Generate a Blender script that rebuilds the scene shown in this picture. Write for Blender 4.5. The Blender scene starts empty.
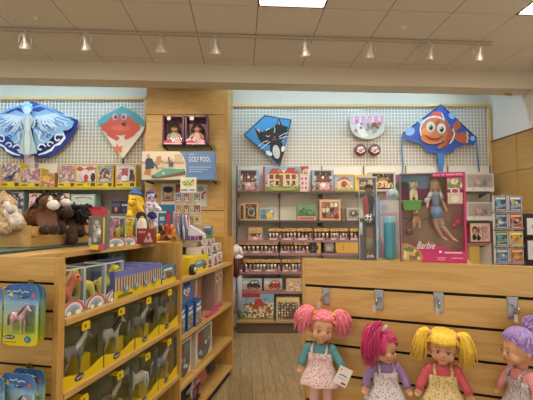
import bpy, bmesh, math, random
from mathutils import Vector, Matrix, Euler
from math import sin, cos, pi, radians as R
random.seed(7)
SC = bpy.context.scene
COL = SC.collection
# ---------------------------------------------------------------- camera
CZ = 1.57
PITCH = R(3.15)
FPX = 400.0
cd = bpy.data.cameras.new('camera'); cam = bpy.data.objects.new('camera', cd); COL.objects.link(cam)
cam.location = (0, 0, CZ); cam.rotation_euler = (R(90)+PITCH, 0, 0)
cd.sensor_width = 36; cd.lens = 36*FPX/533; cd.clip_start = .02
SC.camera = cam
# ---------------------------------------------------------------- world + exposure
w = bpy.data.worlds.new('world'); SC.world = w; w.use_nodes = True
w.node_tree.nodes['Background'].inputs[0].default_value = (1, .93, .82, 1)
w.node_tree.nodes['Background'].inputs[1].default_value = .8
SC.view_settings.view_transform = 'Standard'; SC.view_settings.look = 'None'
SC.view_settings.gamma = 1; SC.view_settings.use_curve_mapping = False
SC.view_settings.exposure = 0.47
PANEL_W = 22.0       # emission of the ceiling troffers
COVE_W = 62         # watts of the tube lamps in the cove over the wall bays
SPOT_W = 34

# ---------------------------------------------------------------- helpers
def ray(px, py):
    dx = (px-266.5)/FPX; dy = (200-py)/FPX
    return Vector((dx, cos(PITCH)-dy*sin(PITCH), sin(PITCH)+dy*cos(PITCH)))
def pix(px, py, Y):
    r = ray(px, py); k = Y/r.y
    return Vector((r.x*k, Y, CZ+r.z*k))
class Frame:
    "a vertical plane family: origin, a along, n away from the viewer"
    def __init__(s, o, ang):
        s.o = Vector((o[0], o[1])); s.a = Vector((cos(ang), sin(ang))); s.n = Vector((-sin(ang), cos(ang))); s.ang = ang
    def at(s, px, py, off=0):
        r = ray(px, py); n = s.n
        k = (s.o.dot(n)+off)/(r.x*n.x+r.y*n.y)
        q = Vector((r.x*k, r.y*k))-s.o
        return q.dot(s.a), CZ+r.z*k
    def w(s, a, off, z):
        q = s.o+s.a*a+s.n*off
        return Vector((q.x, q.y, z))
GA = R(78.6)
G = Frame((-.859, 1.68), GA)          # aisle face of the left gondola: along = away, n = into the gondola
GE = Frame((-.859, 1.68), GA-pi/2)    # its end panel: along = right
CF = Frame((.147, 1.655), R(-21.7))   # slatwall panel at the right
RM = Frame((0, 0), R(3.6))            # ceiling grid, beam, right wall, floor

def lin(h):
    h = h.lstrip('#'); c = [int(h[i:i+2], 16)/255 for i in (0, 2, 4)]
    return tuple(((x+.055)/1.055)**2.4 if x > .04045 else x/12.92 for x in c)+(1,)
_M = {}
def nmat(name):
    m = bpy.data.materials.new(name); m.use_nodes = True
    return m, m.node_tree, m.node_tree.nodes['Principled BSDF']
def C(h, rough=.55, metal=0, coat=0):
    k = (h, rough, metal, coat)
    if k not in _M:
        m, t, b = nmat('paint_'+h)
        # a faint mottling so that no surface is perfectly even
        n = t.nodes.new('ShaderNodeTexNoise'); n.inputs['Scale'].default_value = 40
        c = t.nodes.new('ShaderNodeTexCoord'); t.links.new(c.outputs['Object'], n.inputs['Vector'])
        x = t.nodes.new('ShaderNodeMix'); x.data_type = 'RGBA'; L = lin(h)
        x.inputs[6].default_value = tuple(v*.93 for v in L[:3])+(1,); x.inputs[7].default_value = tuple(min(1, v*1.05) for v in L[:3])+(1,)
        t.links.new(n.outputs[0], x.inputs[0]); t.links.new(x.outputs[2], b.inputs['Base Color'])
        b.inputs['Roughness'].default_value = rough; b.inputs['Metallic'].default_value = metal
        b.inputs['Coat Weight'].default_value = coat
        _M[k] = m
    return _M[k]
def ramp(t, cols, interp='LINEAR'):
    r = t.nodes.new('ShaderNodeValToRGB'); r.color_ramp.interpolation = interp
    e = r.color_ramp.elements
    while len(e) < len(cols): e.new(.5)
    for i, (p, c) in enumerate(cols):
        e[i].position = p; e[i].color = lin(c)
    return r
def wood(name, c1, c2, axis=0, scale=1, rough=.38):
    k = ('wood', name)
    if k in _M: return _M[k]
    m, t, b = nmat(name); N = t.nodes; L = t.links
    tc = N.new('ShaderNodeTexCoord'); mp = N.new('ShaderNodeMapping'); L.new(tc.outputs['Object'], mp.inputs[0])
    s = [9*scale]*3; s[axis] = .9*scale; mp.inputs['Scale'].default_value = s
    n1 = N.new('ShaderNodeTexNoise'); n1.inputs['Scale'].default_value = 2.2; n1.inputs['Detail'].default_value = 6; n1.inputs['Distortion'].default_value = 1.2
    L.new(mp.outputs[0], n1.inputs['Vector'])
    mp2 = N.new('ShaderNodeMapping'); L.new(tc.outputs['Object'], mp2.inputs[0]); s = [90*scale]*3; s[axis] = 3*scale; mp2.inputs['Scale'].default_value = s
    n2 = N.new('ShaderNodeTexNoise'); n2.inputs['Scale'].default_value = 2; n2.inputs['Detail'].default_value = 3; L.new(mp2.outputs[0], n2.inputs['Vector'])
    ad = N.new('ShaderNodeMath'); ad.operation = 'MULTIPLY_ADD'; ad.inputs[1].default_value = .3; L.new(n2.outputs[0], ad.inputs[0]); L.new(n1.outputs[0], ad.inputs[2])
    r = ramp(t, [(.42, c2), (.6, c1), (.8, c2)]); L.new(ad.outputs[0], r.inputs[0]); L.new(r.outputs[0], b.inputs['Base Color'])
    b.inputs['Roughness'].default_value = rough
    bp = N.new('ShaderNodeBump'); bp.inputs['Strength'].default_value = .05; L.new(n2.outputs[0], bp.inputs['Height']); L.new(bp.outputs[0], b.inputs['Normal'])
    _M[k] = m; return m
def printed(name, cols, scale=40, rough=.35, jag=1.0):
    "busy printed picture: irregular patches of the given colours"
    k = ('print', name)
    if k in _M: return _M[k]
    m, t, b = nmat(name); N = t.nodes; L = t.links
    tc = N.new('ShaderNodeTexCoord')
    no = N.new('ShaderNodeTexNoise'); no.inputs['Scale'].default_value = scale*.5; L.new(tc.outputs['Object'], no.inputs['Vector'])
    mx = N.new('ShaderNodeVectorMath'); mx.operation = 'MULTIPLY_ADD'; mx.inputs[1].default_value = (jag/scale,)*3
    L.new(no.outputs[1], mx.inputs[0]); L.new(tc.outputs['Object'], mx.inputs[2])
    v = N.new('ShaderNodeTexVoronoi'); v.inputs['Scale'].default_value = scale; L.new(mx.outputs[0], v.inputs['Vector'])
    sp = N.new('ShaderNodeSeparateColor'); L.new(v.outputs['Color'], sp.inputs[0])
    n = len(cols); r = ramp(t, [(i/n, c) for i, c in enumerate(cols)], 'CONSTANT'); L.new(sp.outputs[0], r.inputs[0])
    L.new(r.outputs[0], b.inputs['Base Color']); b.inputs['Roughness'].default_value = rough
    _M[k] = m; return m
def grad(name, cols, z0, z1, axis=2, rough=.3):
    "printed colour run from z0 to z1 in the object's own frame"
    k = ('grad', name)
    if k in _M: return _M[k]
    m, t, b = nmat(name); N = t.nodes; L = t.links
    tc = N.new('ShaderNodeTexCoord'); s = N.new('ShaderNodeSeparateXYZ'); L.new(tc.outputs['Object'], s.inputs[0])
    no = N.new('ShaderNodeTexNoise'); no.inputs['Scale'].default_value = 14; L.new(tc.outputs['Object'], no.inputs['Vector'])
    mr = N.new('ShaderNodeMapRange'); mr.inputs[1].default_value = z0; mr.inputs[2].default_value = z1; L.new(s.outputs[axis], mr.inputs[0])
    ad = N.new('ShaderNodeMath'); ad.operation = 'MULTIPLY_ADD'; ad.inputs[1].default_value = .25; L.new(no.outputs[0], ad.inputs[0]); L.new(mr.outputs[0], ad.inputs[2])
    sb = N.new('ShaderNodeMath'); sb.operation = 'SUBTRACT'; sb.inputs[1].default_value = .125; L.new(ad.outputs[0], sb.inputs[0])
    r = ramp(t, cols); L.new(sb.outputs[0], r.inputs[0]); L.new(r.outputs[0], b.inputs['Base Color']); b.inputs['Roughness'].default_value = rough
    _M[k] = m; return m
def plush(name, c1, c2, scale=60):
    k = ('plush', name)
    if k in _M: return _M[k]
    m, t, b = nmat(name); N = t.nodes; L = t.links
    tc = N.new('ShaderNodeTexCoord'); n = N.new('ShaderNodeTexNoise'); n.inputs['Scale'].default_value = scale; n.inputs['Detail'].default_value = 5
    L.new(tc.outputs['Object'], n.inputs['Vector']); r = ramp(t, [(.35, c1), (.65, c2)]); L.new(n.outputs[0], r.inputs[0]); L.new(r.outputs[0], b.inputs['Base Color'])
    b.inputs['Roughness'].default_value = .95; b.inputs['Sheen Weight'].default_value = .05
    bp = N.new('ShaderNodeBump'); bp.inputs['Strength'].default_value = .7; bp.inputs['Distance'].default_value = .004; L.new(n.outputs[0], bp.inputs['Height']); L.new(bp.outputs[0], b.inputs['Normal'])
    _M[k] = m; return m
def clear(name='clear_plastic', tint=(.93, .95, .95), gloss=.1):
    k = ('clear', name)
    if k in _M: return _M[k]
    m, t, b = nmat(name); N = t.nodes; L = t.links
    tr = N.new('ShaderNodeBsdfTransparent'); tr.inputs[0].default_value = tint+(1,)
    gl = N.new('ShaderNodeBsdfGlossy'); gl.inputs['Roughness'].default_value = .06; gl.inputs[0].default_value = (1, 1, 1, 1)
    fr = N.new('ShaderNodeLayerWeight'); fr.inputs[0].default_value = .5
    pw = N.new('ShaderNodeMath'); pw.operation = 'POWER'; pw.inputs[1].default_value = 4; L.new(fr.outputs['Facing'], pw.inputs[0])
    ad = N.new('ShaderNodeMath'); ad.operation = 'MULTIPLY_ADD'; ad.inputs[1].default_value = .16; ad.inputs[2].default_value = gloss*.25; L.new(pw.outputs[0], ad.inputs[0])
    mx = N.new('ShaderNodeMixShader'); L.new(ad.outputs[0], mx.inputs[0]); L.new(tr.outputs[0], mx.inputs[1]); L.new(gl.outputs[0], mx.inputs[2])
    L.new(mx.outputs[0], N['Material Output'].inputs[0]); _M[k] = m; return m
def emis(name, col, s):
    k = ('em', name)
    if k in _M: return _M[k]
    m, t, b = nmat(name); b.inputs['Base Color'].default_value = (.8, .8, .8, 1)
    b.inputs['Emission Color'].default_value = col+(1,); b.inputs['Emission Strength'].default_value = s
    _M[k] = m; return m

WOOD = wood('maple_veneer', '#cba463', '#bc904e', 0)
WOODY = wood('maple_veneer_long', '#cba463', '#bc904e', 1)
WOODZ = wood('maple_veneer_upright', '#c69b56', '#b48742', 2)
DARK = C('#1b1512', .8)
CLEAR = clear()
CHROME = C('#b9b9b9', .18, 1)
WHITE = C('#efece4', .5)

def P3(p): return Vector(p)
_TXT = {}
def text_geo(s):
    if s not in _TXT:
        cu = bpy.data.curves.new('t', 'FONT'); cu.body = s; cu.size = 1; cu.resolution_u = 2
        o = bpy.data.objects.new('t', cu); COL.objects.link(o); dg = bpy.context.evaluated_depsgraph_get(); dg.update()
        me = bpy.data.meshes.new_from_object(o.evaluated_get(dg))
        vs = [tuple(v.co) for v in me.vertices]; fs = [tuple(p.vertices) for p in me.polygons]
        bpy.data.objects.remove(o); bpy.data.curves.remove(cu); bpy.data.meshes.remove(me)
        x1 = max(v[0] for v in vs); x0 = min(v[0] for v in vs); y1 = max(v[1] for v in vs); y0 = min(v[1] for v in vs)
        _TXT[s] = ([((v[0]-x0)/(x1-x0), (v[1]-y0)/(y1-y0)) for v in vs], fs, (x1-x0)/(y1-y0))
    return _TXT[s]

class MB:
    def __init__(s): s.v = []; s.f = []; s.mi = []; s.mats = []; s.X = Matrix(); s.sm = []
    def m(s, mat):
        if mat not in s.mats: s.mats.append(mat)
        return s.mats.index(mat)
    def add(s, vs, fs, mat, smooth=False):
        b = len(s.v); s.v += [s.X @ Vector(v) for v in vs]; k = s.m(mat)
        for f in fs: s.f.append([b+i for i in f]); s.mi.append(k); s.sm.append(smooth)
        return s
    def poly(s, pts, mat): return s.add(pts, [list(range(len(pts)))], mat)
    def box(s, x0, x1, y0, y1, z0, z1, mat):
        v = [(x, y, z) for x in (x0, x1) for y in (y0, y1) for z in (z0, z1)]
        return s.add(v, [(0, 1, 3, 2), (4, 6, 7, 5), (0, 4, 5, 1), (2, 3, 7, 6), (0, 2, 6, 4), (1, 5, 7, 3)], mat)
    def prism(s, pts, y0, y1, mat, matside=None):
        "outline in XZ, extruded along Y"
        n = len(pts); a = [(p[0], y0, p[1]) for p in pts]; b = [(p[0], y1, p[1]) for p in pts]
        s.add(a, [list(range(n))], mat); s.add(b, [list(range(n))[::-1]], matside or mat)
        return s.add(a+b, [(i, i+n, (i+1) % n+n, (i+1) % n) for i in range(n)], matside or mat)
    def tube(s, path, rad, mat, seg=8, flat=1.0):
        path = [Vector(p) for p in path]; n = len(path)
        if not hasattr(rad, '__len__'): rad = [rad]*n
        vs = []; fs = []; up = Vector((0, 0, 1)); prev = None
        for i, p in enumerate(path):
            d = (path[min(i+1, n-1)]-path[max(i-1, 0)]).normalized()
            if prev is None:
                x = d.cross(up if abs(d.z) < .9 else Vector((1, 0, 0))).normalized()
            else: x = (prev-d*prev.dot(d)).normalized()
            prev = x; y = d.cross(x)
            for j in range(seg):
                a = 2*pi*j/seg; vs.append(p+x*cos(a)*rad[i]+y*sin(a)*rad[i]*flat)
        for i in range(n-1):
            for j in range(seg):
                k = (j+1) % seg; fs.append((i*seg+j, i*seg+k, (i+1)*seg+k, (i+1)*seg+j))
        fs.append(list(range(seg))[::-1]); fs.append([(n-1)*seg+j for j in range(seg)])
        return s.add(vs, fs, mat, True)
    def ell(s, c, r, mat, seg=14, rings=9, rot=(0, 0, 0)):
        if not hasattr(r, '__len__'): r = (r, r, r)
        E = Euler(rot).to_matrix(); c = Vector(c); vs = [c+E @ Vector((0, 0, r[2]))]; fs = []
        for i in range(1, rings):
            t = pi*i/rings
            for j in range(seg):
                a = 2*pi*j/seg; vs.append(c+E @ Vector((r[0]*sin(t)*cos(a), r[1]*sin(t)*sin(a), r[2]*cos(t))))
        vs.append(c+E @ Vector((0, 0, -r[2])))
        for j in range(seg):
            k = (j+1) % seg; fs.append((0, 1+j, 1+k)); l = 1+(rings-2)*seg; fs.append((len(vs)-1, l+k, l+j))
            for i in range(rings-2): a = 1+i*seg; fs.append((a+j, a+seg+j, a+seg+k, a+k))
        return s.add(vs, fs, mat, True)
    def lathe(s, prof, mat, seg=20, c=(0, 0, 0), sx=1, sy=1, axis=2):
        "prof: (radius, height)"
        vs = []; fs = []; n = len(prof)
        for r, h in prof:
            for j in range(seg):
                a = 2*pi*j/seg; p = [r*cos(a)*sx, r*sin(a)*sy, h]
                if axis == 1: p = [p[0], p[2], p[1]]
                vs.append((p[0]+c[0], p[1]+c[1], p[2]+c[2]))
        for i in range(n-1):
            for j in range(seg): k = (j+1) % seg; fs.append((i*seg+j, i*seg+k, (i+1)*seg+k, (i+1)*seg+j))
        return s.add(vs, fs, mat, True)
    def mesh(s, name, bevel=0):
        me = bpy.data.meshes.new(name); me.from_pydata([tuple(v) for v in s.v], [], s.f)
        for m in s.mats: me.materials.append(m)
        me.polygons.foreach_set('material_index', s.mi); me.polygons.foreach_set('use_smooth', s.sm)
        me.validate(); me.update(); return me
    def build(s, name, parent=None, loc=(0, 0, 0), rz=0, bevel=0):
        o = bpy.data.objects.new(name, s.mesh(name)); COL.objects.link(o)
        if parent: o.parent = parent
        o.location = loc; o.rotation_euler = (0, 0, rz)
        if bevel:
            b = o.modifiers.new('bevel', 'BEVEL'); b.width = bevel; b.segments = 2; b.limit_method = 'ANGLE'
        return o
def tag(o, label, cat, group=None, kind=None):
    o['label'] = label; o['category'] = cat
    if group: o['group'] = group
    if kind: o['kind'] = kind
    return o
def empty(name, loc, rz, label, cat, group=None, parent=None):
    o = bpy.data.objects.new(name, None); COL.objects.link(o); o.location = loc; o.rotation_euler = (0, 0, rz); o.empty_display_size = .05
    return tag(o, label, cat, group)
def struct(o, label=None):
    o['kind'] = 'structure'
    if label: o['label'] = label
    return o
def link_mesh(name, me, parent=None, loc=(0, 0, 0), rot=(0, 0, 0), sc=1):
    o = bpy.data.objects.new(name, me); COL.objects.link(o)
    if parent: o.parent = parent
    o.location = loc; o.rotation_euler = rot; o.scale = (sc,)*3 if not hasattr(sc, '__len__') else sc
    return o
def blob(name, shapes, voxel, mat, smooth=6, paint=None):
    "one continuous skin grown over ellipsoids and tapered limbs"
    mb = MB()
    for q in shapes:
        if q[0] == 'e': mb.ell(q[1], q[2], mat, 16, 12, q[3] if len(q) > 3 else (0, 0, 0))
        else:
            a, b, r0, r1 = Vector(q[1]), Vector(q[2]), q[3], q[4]
            mb.tube([a.lerp(b, i/4) for i in range(5)], [r0+(r1-r0)*i/4 for i in range(5)], mat, 12)
            mb.ell(a, r0, mat, 12, 8); mb.ell(b, r1, mat, 12, 8)
    o = mb.build('tmp')
    m = o.modifiers.new('r', 'REMESH'); m.mode = 'VOXEL'; m.voxel_size = voxel; m.use_smooth_shade = True
    s = o.modifiers.new('s', 'SMOOTH'); s.iterations = smooth; s.factor = .5
    dg = bpy.context.evaluated_depsgraph_get(); dg.update()
    me = bpy.data.meshes.new_from_object(o.evaluated_get(dg)); me.name = name
    old = o.data; bpy.data.objects.remove(o); bpy.data.meshes.remove(old)
    me.materials.clear(); me.materials.append(mat)
    if paint:      # paint(co) -> material or None
        mats = [mat]
        for p in me.polygons:
            pm = paint(p.center)
            if pm:
                if pm not in mats: mats.append(pm); me.materials.append(pm)
                p.material_index = mats.index(pm)
    for p in me.polygons: p.use_smooth = True
    return me

class Art:
    "printing on the front (-Y) of a pack: coordinates 0..1 across and up; every layer lies a hair in front of the last"
    def __init__(s, mb, x0, x1, y, z0, z1, step=.0004): s.mb, s.x0, s.w, s.y, s.z0, s.h, s.st = mb, x0, x1-x0, y, z0, z1-z0, step; s.k = 1
    def P(s, u, v): return (s.x0+u*s.w, s.y-s.k*s.st, s.z0+v*s.h)
    def p(s, pts, mat):
        s.mb.poly([s.P(u, v) for u, v in pts], mat); s.k += 1; return s
    def r(s, a, b, c, d, mat): return s.p([(a, b), (c, b), (c, d), (a, d)], mat)
    def e(s, u, v, ru, rv, mat, n=14, a0=0, a1=2*pi):
        return s.p([(u+ru*cos(a0+(a1-a0)*i/n), v+rv*sin(a0+(a1-a0)*i/n)) for i in range(n if a1-a0 > 6.28 else n+1)], mat)
    def line(s, pts, wd, mat):
        "ribbon of half width wd (in units of height) along pts; wd may be a list"
        n = len(pts); q = [Vector((u*s.w, v*s.h)) for u, v in pts]; L = []; Rr = []
        for i in range(n):
            d = q[min(i+1, n-1)]-q[max(i-1, 0)]; d = d.normalized() if d.length > 0 else Vector((1, 0)); k = (wd[i] if hasattr(wd, '__len__') else wd)*s.h
            nn = Vector((-d.y, d.x))*k; L.append(q[i]+nn); Rr.append(q[i]-nn)
        f = lambda a: (s.x0+a.x, s.y-s.k*s.st, s.z0+a.y)
        for i in range(n-1): s.mb.poly([f(L[i]), f(L[i+1]), f(Rr[i+1]), f(Rr[i])], mat)
        s.k += 1; return s
    def t(s, txt, u, v, h, mat, wide=None, lean=0):
        "text with its lower left at u,v and height h (fraction); wide = width fraction"
        vs, fs, asp = text_geo(txt); H = h*s.h; W = wide*s.w if wide else H*asp
        s.mb.add([(s.x0+u*s.w+a*W+b*H*lean, s.y-s.k*s.st, s.z0+v*s.h+b*H) for a, b in vs], fs, mat); s.k += 1; return s

SC.cycles.transparent_max_bounces = 24

# ================================================================ room
CEILZ = 3.53; BEAMZ = 3.31; WY = 6.1; LY = 5.87; PY = 5.35
def rbox(mb, x0, x1, y0, y1, z0, z1, mat): mb.box(x0, x1, y0, y1, z0, z1, mat)
fl_m, t, b = nmat('floor_planks'); N = t.nodes; L = t.links
tc = N.new('ShaderNodeTexCoord'); mp = N.new('ShaderNodeMapping'); mp.inputs['Rotation'].default_value = (0, 0, R(90)); L.new(tc.outputs['Object'], mp.inputs[0])
br = N.new('ShaderNodeTexBrick'); br.inputs['Scale'].default_value = 1; br.inputs['Brick Width'].default_value = .95; br.inputs['Row Height'].default_value = .11
br.inputs['Mortar Size'].default_value = .0022; br.inputs['Color1'].default_value = lin('#b89e74'); br.inputs['Color2'].default_value = lin('#a78e68'); br.inputs['Mortar'].default_value = lin('#6d5a40'); br.offset = .37
L.new(mp.outputs[0], br.inputs[0]); n2 = N.new('ShaderNodeTexNoise'); mp2 = N.new('ShaderNodeMapping'); mp2.inputs['Scale'].default_value = (40, 3, 1)
L.new(tc.outputs['Object'], mp2.inputs[0]); L.new(mp2.outputs[0], n2.inputs['Vector']); n2.inputs['Scale'].default_value = 1.5; n2.inputs['Detail'].default_value = 5
r_ = ramp(t, [(.3, '#b8b8b8'), (.7, '#ffffff')]); L.new(n2.outputs[0], r_.inputs[0])
mx = N.new('ShaderNodeMix'); mx.data_type = 'RGBA'; mx.blend_type = 'MULTIPLY'; mx.inputs[0].default_value = .8
L.new(br.outputs[0], mx.inputs[6]); L.new(r_.outputs[0], mx.inputs[7]); L.new(mx.outputs[2], b.inputs['Base Color']); b.inputs['Roughness'].default_value = .42
f = MB().box(-6.5, 4.6, -3, 7.2, -.1, 0, fl_m).build('floor', rz=RM.ang); struct(f)
TILE = printed('ceiling_tile_fleck', ['#dcd8ce', '#d9d5ca', '#ded9d0', '#d7d2c8'], 90, .9)
XR0 = .145; YR0 = 3.53
lights = [(i, j) for i in (-4, 0, 4) for j in (0, -4)] + [(-8, 0), (-8, -4)]
mb = MB(); bar = MB()
for i in range(-11, 7):
    for j in range(-10, 4):
        x0 = XR0+.61*i; y0 = YR0-.61+.61*j
        if x0 > 3.7 or y0 > 4.92: continue
        x1 = min(x0+.61, 3.85); y1 = min(y0+.61, 4.92)
        if (i, j) in lights: continue
        mb.box(x0+.004, x1-.004, y0+.004, y1-.004, CEILZ, CEILZ+.02, TILE)
        mb.box(x0, x1, y0, y1, CEILZ+.02, CEILZ+.04, TILE)
for i in range(-11, 7): bar.box(XR0+.61*i-.008, XR0+.61*i+.008, -2.6, 4.92, CEILZ+.003, CEILZ+.019, C('#6f665a', .6))
for j in range(-10, 4):
    y = YR0-.61+.61*j
    if y < 4.9: bar.box(-6.5, 3.85, y-.008, y+.008, CEILZ+.004, CEILZ+.018, C('#6f665a', .6))
o = mb.build('ceiling', rz=RM.ang); struct(o)
o2 = bar.build('ceiling_grid', parent=None, rz=RM.ang); struct(o2, 'thin metal grid bars between the ceiling tiles')
names = {(0, 0): 'square recessed ceiling light panel in the middle of the ceiling', (4, 0): 'recessed ceiling light panel in the right corner, above the wooden side cladding',
         (-4, 0): 'recessed ceiling light panel at the left whose dark rim just shows'}
for (i, j) in lights:
    x0 = XR0+.61*i; y0 = YR0-.61+.61*j
    c = RM.w(x0+.305, y0+.305, CEILZ)
    e = empty('ceiling_light', c, RM.ang, names.get((i, j), 'recessed ceiling light panel further back in the shop ceiling'), 'ceiling light', 'recessed ceiling light panels')
    fr = MB(); q = .305
    for a in ((-q, q, -q, -q+.015), (-q, q, q-.015, q), (-q, -q+.015, -q+.015, q-.015), (q-.015, q, -q+.015, q-.015)): fr.box(a[0], a[1], a[2], a[3], -.004, .03, C('#4a433b', .5))
    fr.box(-q, q, -q, q, .07, .08, WHITE)
    fr.build('frame', e)
    df = MB().box(-q+.015, q-.015, -q+.015, q-.015, .012, .02, emis('light_diffuser', (1, .93, .82), PANEL_W)); df.build('diffuser', e)
# beam
cream = C('#d6cdb9', .7)
o = MB().box(-6.5, 3.85, 4.92, 5.20, BEAMZ, CEILZ+.45, cream).build('wall_beam', rz=RM.ang); struct(o, 'long cream bulkhead beam across the ceiling')
# cove ceiling and upper back walls
cool = C('#dfe6ea', .8)
o = MB().box(-6.5, 4.1, 5.2, 7.0, 3.98, 4.05, cool).build('ceiling', rz=RM.ang); struct(o, 'raised ceiling hidden behind the beam')
o = MB().box(-7, 4.2, 6.16, 6.3, 0, 4.1, C('#c9bfac', .8)).build('wall_back'); struct(o)
o = MB().box(-7, -1.75, 5.93, 6.16, 0, 4.1, C('#c6bca9', .8)).build('wall_back'); struct(o, 'nearer left part of the back wall')
# right wall, clad in wood below
o = MB().box(3.86, 4.0, -3, 6.6, 0, 4.1, C('#e3ded4', .8)).build('wall_right', rz=RM.ang); struct(o)
o = MB().box(-6.6, -6.5, -3, 6.8, 0, 4.1, C('#d8d0c2', .8)).build('wall_left', rz=RM.ang); struct(o)
# cladding panels
wp = MB(); zt = 2.81
for (ya, yb) in ((3.0, 3.94), (3.95, 4.63), (4.64, 5.30), (5.31, 6.0)):
    for (za, zb) in ((.1, 1.15), (1.157, 1.72), (1.727, 2.28), (2.287, zt-.012)): wp.box(3.83, 3.86, ya, yb, za, zb, wood('cladding_veneer', '#bb9252', '#b38a4a', 1, .5))
wp.box(3.815, 3.86, 3.0, 6.0, zt-.012, zt, C('#6f4a26', .5))
o = wp.build('wall_cladding', rz=RM.ang); struct(o, 'honey wood cladding panels on the right side wall')
# long skirting on the back wall
o = MB().box(-.6, 3.4, 6.12, 6.16, 0, .12, C('#5c5248', .6)).build('baseboard_back'); struct(o)

# wood pillar between the wall bays
X0 = pix(146, 120, PY).x; X1 = pix(224.5, 120, PY).x
pz = pix(200, 114.5, PY).z
mb = MB(); mb.box(X0+.006, X1-.006, PY+.012, WY, .1, 3.98, DARK)
for za, zb in ((.1, .9), (.907, 1.72), (1.727, pz-.004), (pz+.004, 3.98)): mb.box(X0, X1, PY, WY, za, zb, WOOD)
mb.box(X1, X1+.045, PY-.0, WY, .1, 3.98, WOODZ)
o = mb.build('wall_pillar', bevel=.003); struct(o, 'wide honey wood clad pillar between the two display walls')

# gridwalls: wire grid panel + wood rail
def gridwall(x0, x1, z0, z1, y, label):
    e = empty('wire_grid_panel', ((x0+x1)/2, y, z0), 0, label, 'grid panel', 'wire grid display panels'); xc = (x0+x1)/2
    wire = C('#f3f0e9', .4); w_ = MB(); step = .0508; r = .0042
    n = int((x1-x0)/step); st = (x1-x0)/n
    for i in range(n+1): x = x0+i*st-xc; w_.box(x-r, x+r, -r, r, 0, z1-z0, wire)
    n = int((z1-z0)/step)
    for i in range(n+1): z = i*(z1-z0)/n; w_.box(x0-xc, x1-xc, -r-.004, r-.004, z-r, z+r, wire)
    w_.build('wire_grid', e)
    f = MB(); rw = C('#c9a468', .45)
    f.box(x0-xc-.03, x1-xc+.03, -.03, .03, z1-z0, z1-z0+.045, rw)
    f.box(x0-xc-.045, x0-xc-.008, -.03, .03, 0, z1-z0, rw); f.box(x1-xc+.008, x1-xc+.045, -.03, .03, 0, z1-z0, rw)
    f.build('rail', e, bevel=.003)
gz = pix(300, 106.5, WY-.03).z
gx0 = pix(233, 150, WY).x; gx1 = pix(488, 150, WY).x
gridwall(gx0, gx1, pix(300, 166, WY).z, gz, WY, 'large white wire grid panel with wood rail behind the cat and fish kites')
lz = pix(70, 99.5, LY-.03).z
gridwall(-5.9, pix(144, 120, LY).x, pix(70, 163.5, LY).z, lz, LY, 'white wire grid panel with wood rail behind the fairy and crab kites')
# white panel under the grids
o = MB().box(gx0-.05, gx1+.05, WY-.01, 6.16, 0, pix(300, 166, WY).z-.01, C('#e0dacd', .7)).build('wall_panel'); struct(o, 'off-white back panel under the middle wire grid')
o = MB().box(-5.9, X0, LY+.0, 5.93, 0, pix(70, 163.5, LY).z-.01, C('#a89f92', .7)).build('wall_panel'); struct(o, 'grey-beige back panel under the left wire grid')

# cove tube lamps behind the beam (they light the strip above the rails)
for k, xx in enumerate((-4.8, -3.4, -2.2, 0.3, 1.5, 2.7)):
    c = RM.w(xx, 5.30, 3.62)
    e = empty('cove_lamp', c, RM.ang, 'slim cool white tube lamp hidden behind the beam', 'lamp', 'cove tube lamps')
    MB().box(-.5, .5, -.03, .03, .01, .04, WHITE).build('housing', e)
    MB().tube([(-.48, 0, 0), (.48, 0, 0)], .012, emis('cool_tube', (.48, .74, 1), COVE_W)).build('tube', e)

# track with lamp heads
tA = RM.w(-5.0, 4.27, 3.44); 
TY = 4.10; TZ = 3.512
xe = [a for a in (0,)]
xr_end = 2.47+.25
e = empty('light_track', RM.w(0, TY, TZ), RM.ang, 'long beige ceiling track that carries the spotlight heads', 'light track')
mb = MB().box(-5.2, xr_end, -.018, .018, -.012, .012, C('#b3a898', .45)); mb.build('rail', e, bevel=.002)
for i in range(-4, 2): MB().tube([(i*1.2+.6, 0, .01), (i*1.2+.6, 0, CEILZ-TZ)], .006, C('#b3a898'), 6).build('hanger', e)
def spot_head(px, k, side):
    # intersection of the pixel column with the track line
    r = ray(px, 40); kk = (TY)/(r.x*RM.n.x+r.y*RM.n.y); P = r*kk
    loc = (P.x, P.y, TZ-.012)
    e = empty('spotlight', loc, RM.ang+R(side*25), ['first','second','third','fourth','fifth','sixth','seventh','eighth'][k]+' spotlight head on the ceiling track counting from its left end', 'spotlight', 'spotlight heads on the ceiling track')
    m = C('#cfc8bb', .3, .3)
    b_ = MB(); b_.lathe([(0, 0), (.016, 0), (.016, -.02), (0, -.02)], m, 10); b_.build('mount', e)
    y = MB(); 
    for s in (-1, 1): y.tube([(s*.012, 0, -.02), (s*.04, 0, -.035), (s*.055, 0, -.07), (s*.055, 0, -.135)], .0045, m, 6)
    y.build('yoke', e)
    h = MB(); h.X = Matrix.Translation((0, 0, -.12)) @ Matrix.Rotation(R(24), 4, 'X')
    h.lathe([(0, .09), (.018, .085), (.02, .03), (.03, .01), (.055, -.04), (.058, -.058), (.052, -.062), (.048, -.045), (.02, -.01), (0, -.008)], m, 18)
    ho = h.build('lamp_head', e)
    g = MB(); g.X = h.X; g.lathe([(.046, -.052), (0, -.05)], emis('lamp_lens', (1, .86, .62), 1.6 if k in (0, 2, 4, 6, 7) else .3), 14); g.build('lens', ho)
    if k in (0, 2, 4, 6, 7):
        ld = bpy.data.lights.new('spot', 'SPOT'); ld.energy = SPOT_W; ld.color = (1, .8, .55); ld.spot_size = R(75); ld.spot_blend = .7; ld.shadow_soft_size = .04
        lo = bpy.data.objects.new('spot_lamp', ld); COL.objects.link(lo); lo.parent = e
        v = Matrix.Rotation(R(24), 3, 'X') @ Vector((0, 0, -1)); lo.location = Vector((0, 0, -.12))+v*.07
        lo.rotation_euler = Vector((0, .6, -.52)).to_track_quat('-Z', 'Y').to_euler()
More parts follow.
